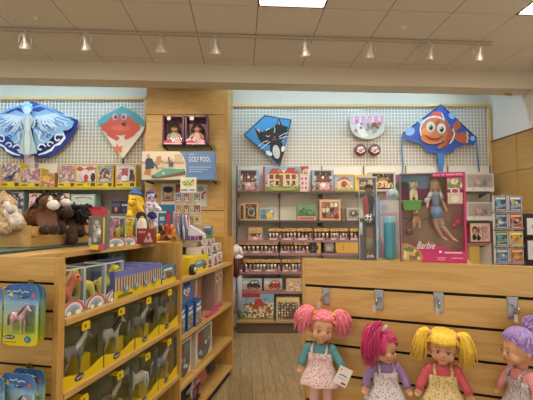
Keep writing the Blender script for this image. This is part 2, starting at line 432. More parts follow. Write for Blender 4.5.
for k, (px, sd) in enumerate(((25, .6), (86, -.3), (161, .4), (215, 0), (305, -.6), (370, 0), (429, .5), (478, .2))): spot_head(px, k, sd)
for k, (px, py) in enumerate(((36, 18), (403, 27))):
    r = ray(px, py); kk = (CEILZ-CZ)/r.z
    o = MB().lathe([(0, -.012), (.025, -.012), (.035, 0), (.04, .0)], WHITE, 16).build('ceiling_disc', None, (r.x*kk, r.y*kk, CEILZ)); tag(o, ['small round white sprinkler cover on the left ceiling tile', 'small round white sprinkler cover on the right ceiling tile'][k], 'sprinkler cover', 'sprinkler covers')
# little metal bracket lamp at the end of the beam
c = pix(508, 94, 5.35)
o = MB().box(-.05, .05, -.02, .02, -.015, .01, C('#c8b060', .3, .6)).build('bracket', None, c, R(20)); tag(o, 'tiny brass-coloured bracket under the right end of the beam', 'bracket')
# ================================================================ gondolas
TOP = 1.42
def slat_panel(e, F, x0, x1, z1, off=0, th=.02, sp=.1135, z0=.05):
    "slatwall board: boards with dark grooves between; local x = along"
    mb = MB(); z = z1; first = True
    mb.box(x0+.002, x1-.002, .008, th, z0, z1-.002, C('#1c120b', .9))
    while z > z0+.02:
        zb = max(z-sp+.011, z0); 
        mb.box(x0, x1, 0, th, zb, z, WOOD); z -= sp
    return mb.build('slat_board', e)
# ---- left gondola: end panel
e = empty('display_gondola', G.w(0, 0, 0), GA-pi/2, 'long honey wood shelving gondola with a grooved end panel, left of the aisle', 'shelving unit')
GONDOLA = e
# in this frame local x = along the end panel (right), local y = away along the aisle
slat_panel(e, GE, -1.0, -.028, TOP)
MB().box(-.026, 0, -.004, .03, 0, TOP, WOODZ).build('side_trim', e, bevel=.002)
MB().box(-1.026, -1.0, -.004, .03, 0, TOP, WOODZ).build('side_trim', e, bevel=.002)
def gbox(mb, s0, s1, t0, t1, z0, z1, m): mb.box(-s1, -s0, t0, t1, z0, z1, m)
D1 = 1.255; DE = 2.60; DEP = .45
for t0, t1 in ((.03, .05), (D1-.012, D1+.012), (DE-.024, DE)):
    mb = MB(); 
    if t0 < .1: gbox(mb, .01, .99, t0, t1, 0, TOP-.03, WOODZ)
    else: gbox(mb, 0, 1.0, t0, t1, 0, TOP+(.0 if t0 > 2 else 0), WOODZ)
    mb.build('upright_panel', e, bevel=.002)
mb = MB(); gbox(mb, .49, .51, .05, DE, 0, TOP-.04, C('#8a6238', .6)); mb.build('back_panel', e)
def shelf(t0, t1, s0, zt, th=.028, name='shelf'):
    mb = MB(); gbox(mb, s0, .49, t0, t1, zt-th, zt, WOODY); mb.build(name, e, bevel=.002)
    mb = MB(); gbox(mb, .51, 1.0-s0, t0, t1, zt-th, zt, WOODY); mb.build(name, e)
SH = [1.155, .845, .49, .12]
for z in SH: shelf(.05, D1-.012, .003, z)
SB = [1.155, .74, .385, .10]
for z in SB: shelf(D1+.012, DE-.024, .003, z)
mb = MB(); gbox(mb, .21, .79, .03, D1, TOP-.028, TOP, WOODY); mb.build('top_board', e, bevel=.002)
mb = MB(); gbox(mb, .21, .79, D1, DE-.02, TOP-.028, TOP, WOODY); mb.build('top_board', e, bevel=.002)
mb = MB(); gbox(mb, .03, .97, .04, DE-.03, .0, .09, DARK); mb.build('plinth', e)
# dark screw hole in the far panel
hz = G.at(227, 366, .0)
# ---- right gondola
e = empty('display_gondola', CF.w(0, 0, 0), CF.ang, 'honey wood gondola with a grooved slatwall end, on which the rag dolls hang', 'shelving unit')
CG = e
slat_panel(e, CF, .012, 1.35, TOP)
MB().box(0, .012, -.003, .03, 0, TOP, WOODZ).build('side_trim', e, bevel=.002)
MB().box(.24, .63, .021, .36, TOP-.02, TOP-.0005, WOOD).build('top_ledge', e, bevel=.002)
MB().box(.012, 1.33, .04, .72, 1.33, 1.35, WOODY).build('top_board', e)
MB().box(.012, 1.35, .021, .04, 0, TOP-.021, WOODZ).build('back_panel', e)
MB().box(.68, .70, .04, .74, .1, 1.2, C('#8a6238')).build('divider', e)
for z in (.12, .49, .845, 1.155): MB().box(.05, 1.3, .04, .72, z-.028, z, WOODY).build('shelf', e)
MB().box(.02, 1.33, .74, .76, 0, 1.18, WOODZ).build('upright_panel', e)
MB().box(.06, 1.3, .05, .73, 0, .09, DARK).build('plinth', e)

# ================================================================ wall shelving
def wshelf(px0, px1, py, Yf, depth, label, group, lip=C('#b9848a', .5), brackets=True):
    a = pix(px0, py, Yf); b_ = pix(px1, py, Yf); xc = (a.x+b_.x)/2; hw = (b_.x-a.x)/2-.004
    e = empty('wall_shelf', (xc, Yf, a.z), 0, label, 'shelf', group)
    MB().box(-hw, hw, .004, depth, -.018, 0, C('#cfc6b8', .5)).build('board', e)
    MB().box(-hw, hw, 0, .006, -.032, .004, lip).build('price_strip', e)
    if brackets:
        for s in (-1, 1):
            mb = MB(); x = s*(hw-.01); mb.add([(x-.002, .01, -.018), (x-.002, depth, -.018), (x-.002, depth, -.09), (x+.002, .01, -.018), (x+.002, depth, -.018), (x+.002, depth, -.09)], [(0, 1, 2), (3, 5, 4), (0, 3, 4, 1), (0, 2, 5, 3), (1, 4, 5, 2)], C('#8f877a', .5)); mb.build('bracket', e)
    return a.z
YF = 5.80; SD = WY-.012-YF
glass_lip = C('#4b4540', .4); pink_lip = C('#94737a', .5)
rows = [191.6, 220.6, 240.3, 253.3, 272, 291.6]
ords = ['top', 'second', 'third', 'fourth', 'fifth', 'sixth']
RZ = []
for k, py in enumerate(rows):
    for j, (a, b_) in enumerate(((237, 279.5), (279.5, 321.5), (321.5, 363.5), (363.5, 405.5), (405.5, 447.5), (447.5, 490))):
        if k >= 4 and j > 1: continue
        if k >= 2 and j > 3: continue
        lab = ords[k]+' shelf of the middle display wall, '+['first', 'second', 'third', 'fourth', 'fifth', 'sixth'][j]+' section from the wood pillar'
        z = wshelf(a, b_, py, YF, SD, lab, 'shelves on the middle display wall', glass_lip if k < 2 else pink_lip)
    RZ.append(z)
# base deck
a = pix(236, 321, 5.72); b_ = pix(321, 321, 5.72)
e = empty('base_deck', (0, 5.72, 0), 0, 'low brown base deck under the middle wall shelves', 'base cabinet')
DECKZ = a.z
MB().box(a.x, 3.3, 0, WY-5.74, DECKZ-.03, DECKZ, C('#a58a6a', .5)).build('deck_board', e)
MB().box(a.x+.01, 3.29, .03, WY-5.75, 0, DECKZ-.03, C('#5b4a3a', .6)).build('plinth', e)
# slotted uprights
for k, px in enumerate((237, 279.5, 321.5, 363.5, 405.5, 447.5, 490)):
    p0 = pix(px, 166, WY-.03)
    o = MB().box(-.008, .008, -.012, .01, .5, p0.z, C('#6d675e', .4)).build('slotted_upright', None, (p0.x, WY-.032, 0))
    tag(o, ['first', 'second', 'third', 'fourth', 'fifth', 'sixth', 'seventh'][k]+' slim slotted metal upright of the middle wall counting from the pillar', 'upright', 'slotted uprights of the middle wall')
# left wall shelves
LYF = 5.52
LZ = wshelf(-80, 34, 187.3, LYF, LY-LYF-.01, 'upper shelf of the left wall, under the fairy kite', 'shelves on the left display wall', C('#a39a3c', .5))
wshelf(34, 142, 187.3, LYF, LY-LYF-.01, 'upper shelf of the left wall, next to the wood pillar', 'shelves on the left display wall', C('#a39a3c', .5))
LZ2 = wshelf(-80, 34, 214, LYF, LY-LYF-.01, 'lower shelf of the left wall, behind the cream plush', 'shelves on the left display wall', C('#6f675e', .5))
wshelf(34, 142, 214, LYF, LY-LYF-.01, 'lower shelf of the left wall, behind the brown plush horses', 'shelves on the left display wall', C('#6f675e', .5))
# ================================================================ animals used inside packs
def horse_shapes():
    s = [('e', (0, 0, .62), (.27, .115, .15)), ('e', (-.17, 0, .64), (.15, .12, .15)), ('e', (.17, 0, .62), (.14, .12, .155)),
         ('c', (.2, 0, .68), (.38, 0, .95), .105, .06), ('e', (.42, 0, .95), (.085, .055, .075)), ('c', (.43, 0, .94), (.57, 0, .84), .055, .037),
         ('c', (.375, .03, 1.0), (.37, .04, 1.07), .016, .008), ('c', (.375, -.03, 1.0), (.37, -.04, 1.07), .016, .008)]
    for y, dx in ((.065, .05), (-.065, -.03)):
        s += [('c', (.2+dx*.4, y, .55), (.22+dx, y, .3), .055, .034), ('c', (.22+dx, y, .3), (.2+dx*.7, y, .06), .026, .022), ('e', (.215+dx*.7, y, .03), (.04, .035, .035))]
        s += [('c', (-.21, y, .57), (-.17-dx, y, .4), .085, .045), ('c', (-.17-dx, y, .4), (-.26-dx, y, .27), .036, .028), ('c', (-.26-dx, y, .27), (-.25-dx, y, .06), .024, .021), ('e', (-.235-dx, y, .03), (.04, .035, .035))]
    return s
def pony_shapes():
    s = [('e', (0, 0, .48), (.27, .16, .18)), ('c', (.16, 0, .5), (.28, 0, .78), .14, .1), ('e', (.31, 0, .84), (.155, .13, .14)), ('c', (.34, 0, .8), (.47, 0, .76), .09, .065),
         ('c', (.24, .07, .94), (.22, .09, 1.05), .035, .012), ('c', (.24, -.07, .94), (.22, -.09, 1.05), .035, .012)]
    for x in (.16, -.17):
        for y in (.08, -.08): s.append(('c', (x, y, .42), (x*1.15, y, .07), .075, .065)); s.append(('e', (x*1.17, y, .04), (.08, .075, .045)))
    return s
_H = {}
def horse_me(kind, mat):
    k = (kind, mat.name)
    if k not in _H: _H[k] = blob('toy_'+kind, horse_shapes() if kind == 'horse' else pony_shapes(), .026 if kind == 'horse' else .03, mat, 3)
    return _H[k]
def mane_me(kind, mat):
    k = ('mane'+kind, mat.name)
    if k not in _H:
        mb = MB(); r = random.Random(3); a0 = (.12, .78) if kind == 'horse' else (.1, .72); a1 = (.37, 1.03) if kind == 'horse' else (.27, .99)
        for i in range(16):
            f = i/15; x = a0[0]+(a1[0]-a0[0])*f; z = a0[1]+(a1[1]-a0[1])*f; sd = -1
            mb.tube([(x, 0, z), (x-.04, -.07*1, z-.02), (x-.07, -.11, z-.14+r.uniform(-.03, .03))], [.03, .03, .008], mat, 5)
        mb.build
        _H[k] = mb.mesh('mane')
        mb = MB(); x0 = -.31 if kind == 'horse' else -.26; z0 = .7 if kind == 'horse' else .55
        for i in range(7):
            y = r.uniform(-.03, .03); mb.tube([(x0, 0, z0), (x0-.08, y, z0-.05), (x0-.12, y*1.5, z0-.25), (x0-.09+r.uniform(-.03, .03), y*2, z0-.45)], [.03, .035, .03, .006], mat, 5)
        _H[('tail'+kind, mat.name)] = mb.mesh('tail')
    return _H[k], _H[('tail'+kind, mat.name)]
def add_horse(parent, kind, col, mane, h, loc, face=1, name=None):
    m = C(col, .35) if not hasattr(col, 'name') else col; mm = C(mane, .5)
    o = link_mesh(name or 'toy_'+kind, horse_me(kind, m), parent, loc, (0, 0, 0 if face > 0 else pi), h)
    for me, nm in zip(mane_me(kind, mm), ('mane', 'tail')): link_mesh(nm, me, o, (0, 0, 0), (0, 0, 0), 1)
    e = MB()
    hx, hz, hy = (.43, .965, .052) if kind == 'horse' else (.37, .86, .118)
    for s in (-1, 1): e.ell((hx, s*hy, hz), .014 if kind == 'horse' else .03, DARK, 8, 6)
    e.build('eyes', o)
    return o
YEL = C('#e3c40f', .35); YEL2 = C('#c9a90a', .35)
grass_card = grad('meadow_card', [(0, '#5f6a33'), (.35, '#75764a'), (.6, '#6a6a5c'), (1, '#54606a')], 0, .27)

# ---- pony packs
RAIN = ['#c45a58', '#e9dcd0', '#9fb4c6', '#8fa6bd', '#7f9a88']
def pony_pack(loc, rz, w, d, h, col, mane, label, frame='#8fa0a6', face=1):
    e = empty('pony_box', loc, rz, label, 'toy box', 'pony boxes with a rainbow print')
    c = MB(); wm = C('#cfd4d2', .4); in_ = C('#6a6e64', .6)
    c.box(-w/2, w/2, 0, d, 0, .004, wm); c.box(-w/2, w/2, d-.003, d, 0, h, in_)
    c.box(w/2-.004, w/2, 0, d*.13, 0, h, grad('pony_edge', [(0, '#6f8a4c'), (.35, '#8aa07f'), (.6, '#93a3ab'), (1, '#a3aeb4')], 0, .2)); c.box(-w/2, -w/2+.003, 0, d, 0, h*.3, wm); c.box(-w/2, -w/2+.003, 0, .006, 0, h, wm)
    # front frame: bottom print, right border, thin top edge
    c.box(-w/2, w/2, -.002, .002, h-.006, h, wm)
    c.box(w/2-.004, w/2, -.002, .002, 0, h, wm); c.box(-w/2, -w/2+.004, 0, d, h-.004, h, wm)
    c.build('carton', e)
    b = MB(); A = Art(b, -w/2, w/2, -.002, 0, h*.3)
    hill = [(0, 0), (1, 0), (1, .75)]+[(1-i/8, .62+.42*sin(pi*(i/8)*.9+.25)) for i in range(9)]
    b.prism([(-w/2+u*w, v*h*.3) for u, v in hill], -.004, .0, C('#bcc6cc', .4)); A.y = -.0045
    for k, c_ in enumerate(RAIN):
        rr = .5-k*.085
        if rr > .08: A.e(.5, .1, rr, rr*1.9, C(c_, .4), 16, 0, pi)
    A.r(.02, .0, .98, .14, C('#7f9470', .5))
    A.e(.3, .15, .1, .16, WHITE); A.e(.7, .12, .13, .18, WHITE)
    b.build('rainbow_print', e)
    MB().box(-w/2+.003, w/2-.003, .002, d-.004, h-.003, h-.0015, CLEAR).build('lid_window', e)
    MB().poly([(w/2-.002, d*.13, .004), (w/2-.002, d, .004), (w/2-.002, d, h), (w/2-.002, d*.13, h)], CLEAR).build('side_window', e)
    MB().box(-w/2+.002, w/2-.004, -.0008, .0, h*.1, h-.006, CLEAR).build('front_window', e)
    add_horse(e, 'pony', col, mane, h*.84, (-w*.12, .045, .018), face).rotation_euler.z -= R(32)
    return e
# shelf 1 bay 1
def gb(t, s, z): return G.w(t, s, z)
pony_pack(gb(.135, .04, SH[0]), GA, .155, .13, .205, '#d9795a', '#d7a07c', 'pony box holding a salmon orange pony, nearest the grooved end panel')
pony_pack(gb(.30, .04, SH[0]), GA, .155, .13, .205, '#d8c257', '#b88a5a', 'pony box holding a pale yellow pony, between the orange and bright yellow ones', face=-1)
pony_pack(gb(.465, .04, SH[0]), GA, .155, .13, .205, '#dfd24a', '#d9c93c', 'pony box holding a lemon yellow pony, beside the purple stable playset')
# top board
t0, _ = G.at(115, 246, .235); t1, _ = G.at(131, 244, .235)
pony_pack(gb(t0, .235, TOP), GA-R(8), .19, .12, .185, '#d48fae', '#c77aa0', 'pony box holding a pink pony, on top of the gondola')
pony_pack(gb(t1-.02, .245, TOP), GA-R(8), .17, .12, .178, '#e8c81e', '#f0dc60', 'pony box holding a golden yellow pony, on top of the gondola')
# ---- stable playset
t0, _ = G.at(114, 300, .03); t1, _ = G.at(161, 280, .03); w_ = t1-t0
e = empty('stable_playset_box', gb((t0+t1)/2, .03, SH[0]), GA, 'purple and yellow boxed stable playset with a white picket fence print', 'toy box')
h = .15; mb = MB(); mb.box(-w_/2, w_/2, 0, .3, 0, h, C('#5a5f9e', .4)); A = Art(mb, -w_/2, w_/2, 0, 0, h)
A.r(0, 0, 1, .3, YEL); A.r(0, .3, 1, .75, C('#5a4a3c')); A.r(0, .75, 1, 1, C('#6e74b4', .4))
for i in range(20): A.r(.01+i*.05, .3, .04+i*.05, .78, C('#c9b6a0'))
for i in range(4): A.e(.2+i*.2, .32, .05, .13, C('#6d8a9c')); A.e(.2+i*.2, .36, .02, .1, C('#b8c4c8'))
A.line([(.03, .12), (.16, .14), (.3, .12)], .05, C('#6a7a30')); 
mb.build('carton', e)
mb = MB()
for i in range(9): mb.box(-w_/2+.01+i*w_/9, -w_/2+.01+i*w_/9+w_/14, .02, .28, h, h+.002+.001*(i % 2), C('#8a90c8' if i % 2 else '#474c8c', .3))
mb.build('lid_print', e)
mb = MB(); mb.box(-w_/2, w_/2, .28, .3, h, h+.035, C('#787fbf', .4)); mb.build('header', e)
def carton(name, label, cat, group, loc, rz, w, d, h, base, art=None, extra=None, step=.0004):
    o_ = None; mb = MB(); mb.box(-w/2, w/2, 0, d, 0, h, base if not isinstance(base, str) else C(base, .45))
    if art: art(Art(mb, -w/2, w/2, 0, 0, h, step))
    o_ = mb.build(name, None, loc, rz); tag(o_, label, cat, group); return o_
def a_bluehorse(A): A.r(0, 0, 1, .25, YEL); A.r(.05, .25, .95, .9, printed('pasture', ['#4f7d9a', '#7ba3b5', '#5c7a3a', '#86663f', '#c9b79a'], 60)); A.e(.5, .45, .22, .22, C('#7a5a38')); A.line([(.1, .82), (.5, .84), (.7, .81)], .05, WHITE)
t0, _ = G.at(168, 283, .04)
carton('toy_box', 'small blue boxed horse set with a yellow base, beside the purple stable playset', 'toy box', None, gb(t0+.02, .04, SH[0]), GA, .22, .14, .11, '#3f7fa8', a_bluehorse)
t0, _ = G.at(131, 262, .25)
carton('toy_box', 'small green and blue box standing behind the purple stable playset', 'toy box', None, gb(t0, .35, SH[0]), GA, .22, .08, .22, '#55744e', lambda A: A.r(.06, .1, .94, .9, printed('meadow2', ['#4d7d46', '#4f7fae', '#9db05a', '#2f5f7f'], 40)))

# ---- model horse packs with yellow trays
def horse_pack(t, z, w, col, mane, label, h=.27, d=.13, face=1):
    e = empty('model_horse_pack', gb(t, .02, z), GA, label, 'toy pack', 'clear packed model horses with yellow trays')
    c = MB(); c.box(-w/2, w/2, d-.003, d, 0, h*.97, printed('barn_card', ['#6a7054', '#7c7f66', '#5f6a68', '#877c60', '#6c7878'], 14, jag=2))
    c.box(w/2-.003, w/2, .004, d*.2, 0, h*.9, grass_card); c.build('backing_card', e)
    t_ = MB(); n = 12
    prof = [(-w/2, 0), (w/2, 0), (w/2, h*.24)]+[(w/2-w*i/n, h*(.13+.1*abs(cos(pi*i/n))**2.2)) for i in range(1, n)]+[(-w/2, h*.24)]
    t_.prism(prof, -.002, .002, YEL); t_.box(-w/2, w/2, .002, d, 0, .006, YEL2); t_.box(-w/2, -w/2+.003, 0, d, 0, h*.24, YEL2)
    t_.box(w*.12, w/2-.005, d*.5, d-.003, 0, h*.3, YEL)
    t_.build('tray', e)
    l = MB(); l.lathe([(0, -.0045), (.03, -.004), (.034, -.002)], C('#2b2a4a', .3), 16, c=(-w*.12, 0, h*.1), sx=1, sy=.45, axis=1)
    A = Art(l, -w*.12-.03, -w*.12+.03, -.005, h*.1-.014, h*.1+.014); A.t('BREYER', .12, .32, .36, WHITE, .76); l.build('logo_label', e)
    MB().box(-w/2+.002, w/2-.002, 0, .0012, h*.05, h*.93, CLEAR).build('front_window', e)
    MB().box(-w/2, -w/2+.0012, 0, d, h*.05, h*.93, CLEAR).build('side_window', e)
    MB().box(-w/2+.002, w/2-.002, .001, d-.004, h*.93, h*.935, CLEAR).build('top_window', e)
    g = MB(); pts = [(-.028, 0), (.03, 0), (.03, .03), (.022, .04), (-.022, .04), (-.028, .03)]
    g.prism([(x, h*.86+z_) for x, z_ in pts], -.006, -.002, YEL); g.box(-.028, .03, -.004, .05, h*.93+.004, h*.93+.006, YEL)
    g.lathe([(0, -.0075), (.009, -.007), (.009, -.005)], C('#7f6c10'), 12, c=(-.005, 0, h*.86+.02), axis=1)
    g.build('hang_tab', e)
    add_horse(e, 'horse', col, mane, h*.72, (-.015, d*.42, .012), face, 'model_horse').rotation_euler.z -= R(14)
cols = [('#8b8680', '#e8e4dc', 'grey horse, white mane'), ('#b8b1a6', '#2f2a26', 'pale grey horse, black mane'), ('#7e8078', '#d2cec4', 'smoky grey horse, pale mane'), ('#8c8f84', '#3c3a36', 'silver grey horse, dark mane'),
        ('#5e3c24', '#1d1713', 'dark bay horse, black mane'), ('#6f5a44', '#c9b79a', 'dun brown horse, blond mane'), ('#c9c4b8', '#efeae0', 'cream white horse, white mane'), ('#8a8f92', '#c8c9c4', 'dapple grey horse')]
wh = ['beside the end panel', 'second from end panel', 'third from end panel', 'against the divider']
for i in range(4):
    a, b_, n_ = cols[i]; horse_pack(.20+.298*i, SH[1], .285, a, b_, 'middle shelf pack %s, %s' % (wh[i], n_), .265)
    a, b_, n_ = cols[i+4]; horse_pack(.20+.298*i, SH[2], .285, a, b_, 'lower shelf pack %s, %s' % (wh[i], n_), .29, face=1 if i % 2 else -1)

# ---- bay 2 shelf A: yellow truck box + sheep boxes
A0 = SB[0]
def a_truck(A):
    A.r(0, 0, 1, 1, C('#e8cf1e', .35)); A.p([(.15, .35), (.3, .7), (.75, .72), (.92, .45), (.92, .3), (.15, .25)], C('#5f86a8', .3)); A.p([(.3, .5), (.38, .65), (.6, .66), (.62, .5)], C('#c7d6df', .2))
    for u in (.28, .78): A.e(u, .27, .08, .17, DARK); A.e(u, .27, .04, .08, C('#9a9a9a'))
t0, _ = G.at(189, 277, .04); t1, _ = G.at(208, 268, .04)
carton('toy_box', 'bright yellow box with a blue vehicle picture on the upper shelf', 'toy box', None, gb((t0+t1)/2, .04, A0), GA, t1-t0, .12, .135, '#dcc21a', a_truck)
t0, _ = G.at(186.5, 277, .03)
mb = MB(); mb.lathe([(0, -.02), (.035, -.02), (.042, -.01), (.042, .01), (.035, .02), (0, .02)], C('#2c2b30', .6), 18, axis=1); mb.lathe([(0, -.024), (.02, -.023), (.023, -.02)], C('#c9c3a8', .4), 14, axis=1)
o = mb.build('toy_tyre_ring', None, gb(t0+.10, .02, A0+.042), GA); tag(o, 'small dark toy wheel standing against the yellow vehicle box', 'toy wheel')
r = random.Random(5)
SHEEP = ['a red patch at the top', 'a plain white lid', 'a black lamb print', 'a pink corner', 'a grey lamb print', 'two red dots', 'a dark stripe', 'a red lower edge']
def sheep_art(seed):
    rr = random.Random(seed)
    def f(A):
        A.r(.06, .06, .94, .94, C('#e3dad4')); A.r(.06, .06, .94, .2+rr.random()*.12, C(rr.choice(['#7c2f38', '#9a4a52', '#5d5560'])))
        A.e(.5, .5, .3, .24, C(rr.choice(['#b7a9a4', '#8c7c7c', '#cfc3bd']))); A.e(.32, .62, .12, .14, C(rr.choice(['#3a2f30', '#6d4b4c', '#4a4348']))); A.e(.72, .4, .1, .1, C('#8e3a45'))
        A.line([(.15, .85), (.45, .78), (.85, .88)], .03, C('#8f5a60'))
    return f
poss = [(1.36, .1, 0, .075, 'low, beside the divider, nearest'), (1.36, .1, .075, .07, 'on top at the divider, nearest'), (1.49, .16, .0, .14, 'tall, behind the yellow vehicle box'), (1.64, .16, 0, .14, 'tall, second behind the yellow vehicle box'),
        (1.84, .05, 0, .10, 'in front, just past the vehicle box'), (1.84, .06, .10, .10, 'second layer, past the vehicle box'), (1.84, .09, .20, .055, 'topmost of the first tall stack'),
        (2.0, .05, 0, .10, 'bottom of the second tall stack'), (2.0, .06, .10, .095, 'middle of the second tall stack'), (2.0, .06, .195, .06, 'topmost of the second tall stack'),
        (2.16, .05, 0, .11, 'bottom of the third tall stack'), (2.16, .06, .11, .10, 'upper box of the third tall stack'), (2.16, .08, .21, .05, 'flat lid box on the third tall stack'),
        (2.32, .06, 0, .12, 'bottom of the farthest stack'), (2.32, .07, .12, .09, 'top of the farthest stack')]
for k, (t, s, z, h, n_) in enumerate(poss):
    carton('toy_box', 'white lamb-print box, upper far shelf, '+n_, 'toy box', 'small white lamb-print boxes', gb(t, s, A0+z), GA+R(r.uniform(-5, 5)), .13, .13, h-.001, '#e6ded8', sheep_art(k))

# ---- bay 2 shelf B: blue boxes, blue clown box, horse dolls, pink boxes
B0 = SB[1]
def a_blue(A):
    A.r(.04, .03, .96, .97, C('#1f5a9e', .35)); A.r(.1, .08, .9, .5, printed('bluepic', ['#7b8a4a', '#b8a26a', '#8d6b3d', '#c9c2a4', '#48607a'], 70)); A.r(.1, .56, .9, .7, C('#d7dfe6')); A.line([(.2, .84), (.5, .8), (.8, .86)], .04, WHITE)
for k, (t, s, n_) in enumerate(((1.345, .03, 'touching the divider'), (1.49, .025, 'second from the divider'), (1.65, .02, 'third from the divider'))):
    w_ = .135 if k < 2 else .16
    carton('toy_box', 'royal blue box on the middle far shelf, '+n_, 'toy box', 'royal blue boxes', gb(t, s, B0), GA+R(4), w_, .16, .2, '#1f4f96', a_blue)
def a_clown(A):
    A.r(.05, .05, .95, .95, C('#2f6fb4', .35)); A.p([(.2, .78), (.8, .82), (.72, .95), (.3, .95)], C('#182238')); A.e(.5, .55, .34, .26, C('#2463a8')); A.e(.36, .58, .11, .13, WHITE); A.e(.62, .58, .11, .13, WHITE)
    A.e(.38, .57, .04, .06, DARK); A.e(.6, .57, .04, .06, DARK); A.p([(.28, .4), (.72, .42), (.6, .24), (.4, .24)], C('#b4483c')); A.r(.4, .36, .6, .41, WHITE)
carton('toy_box', 'blue box with a wide-eyed toy face, lying on the royal blue boxes', 'toy box', None, gb(1.47, .05, B0+.202), GA+R(3), .30, .12, .165, '#2a66a8', a_clown)
def a_brownhorse(A):
    A.r(0, 0, 1, 1, C('#8a6a5c', .4)); A.r(0, 0, 1, .12, C('#c23a6a', .4)); A.e(.45, .45, .28, .3, C('#c99a80')); A.p([(.3, .3), (.38, .85), (.6, .9), (.75, .6), (.6, .5), (.55, .2)], C('#a8704e')); A.p([(.3, .4), (.3, .9), (.42, .95), (.42, .6)], C('#e3cdbf'))
    A.r(.82, .12, .96, .95, C('#6b4c48'))
carton('toy_box', 'brown horse picture box with a pink base strip, middle far shelf', 'toy box', None, gb(1.83, .10, B0), GA, .26, .12, .36, '#7c5c50', a_brownhorse)
carton('toy_box', 'second brown horse picture box with a pink base strip, behind the first', 'toy box', None, gb(2.02, .16, B0), GA, .2, .1, .37, '#6c4c44', a_brownhorse)
def a_pink(A):
    A.r(0, 0, 1, .12, C('#b83a68', .35)); A.r(.05, .12, .95, 1, C('#a08c80', .4)); A.e(.3, .78, .2, .12, C('#d9c0bd')); A.e(.3, .78, .12, .06, C('#8d4852')); A.e(.7, .8, .18, .12, C('#d5bdb8')); A.e(.7, .8, .1, .06, C('#9a5560'))
    A.p([(.4, .18), (.45, .6), (.62, .66), (.75, .4), (.7, .18)], C('#c7a878')); A.line([(.12, .2), (.2, .5), (.3, .6)], .03, C('#c24b72'))
carton('toy_box', 'pink based doll box with two round badges, far end of the middle shelf', 'toy box', None, gb(2.26, .05, B0), GA, .24, .12, .38, '#a58a80', a_pink)
mb = MB(); mb.box(-.32, .32, 0, .1, 0, .03, C('#d0407c', .3)); o = mb.build('pink_tray', None, gb(2.15, .01-.0, B0), GA); o.location = gb(2.02, .012, B0); 
tag(o, 'long flat magenta tray along the front of the middle far shelf', 'tray'); o.scale = (.48, .35, .6)
# ---- bay 2 shelf C: white illustrated boxes
C0 = SB[2]
def a_soldier(seed):
    rr = random.Random(seed)
    def f(A):
        A.r(.03, .0, .97, 1, C('#cfc6ae', .45)); A.p([(.1, .5), (.12, .95), (.9, .95), (.9, .35), (.7, .12), (.4, .08), (.15, .2)], C('#55585c', .4))
        A.r(.14, .62, .4, .9, C('#8e3b38')); A.r(.46, .66, .86, .9, C('#6f8074')); 
        for i in range(7): A.e(rr.uniform(.2, .8), rr.uniform(.2, .6), .07, .06, C(rr.choice(['#9aa4a8', '#c8ccc8', '#8d4a44', '#6a7a86', '#d8d0c0'])))
        A.r(.03, 0, .97, .1, C('#c9a23a'))
    return f
carton('toy_box', 'white box with grey robot pictures on the lower far shelf, beside the divider', 'toy box', 'white picture boxes on the lower far shelf', gb(1.42, .04, C0), GA, .26, .1, .29, '#cfc8b6', a_soldier(1))
carton('toy_box', 'white box with grey robot pictures on the lower far shelf, in the middle', 'toy box', 'white picture boxes on the lower far shelf', gb(1.84, .04, C0), GA, .4, .1, .29, '#cfc8b6', a_soldier(2))
# ---- bay 2 bottom shelf: dark and coral cannon-like toy
e = empty('toy_blaster', gb(1.82, .16, SB[3]), GA, 'black and coral toy blaster lying on the lowest far shelf', 'toy')
K = C('#26242a', .35)
mb = MB(); mb.tube([(-.42, 0, .08), (-.3, 0, .09), (-.12, 0, .1), (.0, 0, .1)], [.05, .075, .07, .05], K, 16); mb.build('body', e)
mb = MB(); mb.tube([(.0, 0, .1), (.04, 0, .1), (.2, 0, .1), (.24, 0, .1)], [.07, .085, .085, .06], C('#b5604e', .4), 18); mb.build('barrel', e)
mb = MB(); mb.tube([(.24, 0, .1), (.42, 0, .1)], [.05, .09], K, 16); mb.build('nozzle', e)
mb = MB()
for q in range(3): mb.tube([(-.1+.09*cos(a)*(1-.1*q), -.09-.006*q, .1+.08*sin(a)) for a in [i*pi/8 for i in range(17)]], .012, [C('#d8d2cc', .3), K, C('#a8586a', .4)][q], 8)
mb.build('ring', e)
mb = MB(); mb.tube([(-.3, -.03, .06), (-.34, -.1, .03), (-.2, -.12, .02), (-.05, -.1, .03)], .018, K, 8); mb.build('handle', e)
mb = MB(); mb.tube([(-.26, -.08, .12), (-.1, -.1, .16), (.02, -.09, .13)], [.012, .02, .01], C('#b7b3bd', .3), 8); mb.build('trim_stripe', e)
# ---- hanging rag doll at the far end panel
px = G.w(DE+.06, .06, 0)
e = empty('rag_doll', (pix(236.3, 255, px.y).x, px.y, 1.02), 0, 'rag doll with white hair and maroon shirt hanging at the far end of the gondola', 'doll')
MB().tube([(-.05, 0, .28), (.0, -.01, .285), (.0, 0, .3)], .004, CHROME, 6).build('hook', e)
mb = MB(); mb.tube([(0, 0, .21), (0, 0, .1), (0, 0, -.02)], [.035, .055, .06], C('#5d2430', .8), 12, .6)
for s in (-1, 1): mb.tube([(s*.04, 0, .18), (s*.08, -.01, .1), (s*.085, -.02, .02)], [.022, .02, .018], C('#5d2430', .8), 8)
mb.build('shirt', e)
mb = MB()
for s in (-1, 1): mb.tube([(s*.03, 0, -.02), (s*.035, 0, -.2), (s*.035, -.01, -.38)], [.034, .028, .03], C('#aeb2bf', .8), 10)
mb.build('trousers', e)
MB().ell((0, -.01, .25), (.04, .038, .045), C('#d9b79c', .7)).build('head', e)
mb = MB(); r = random.Random(2)
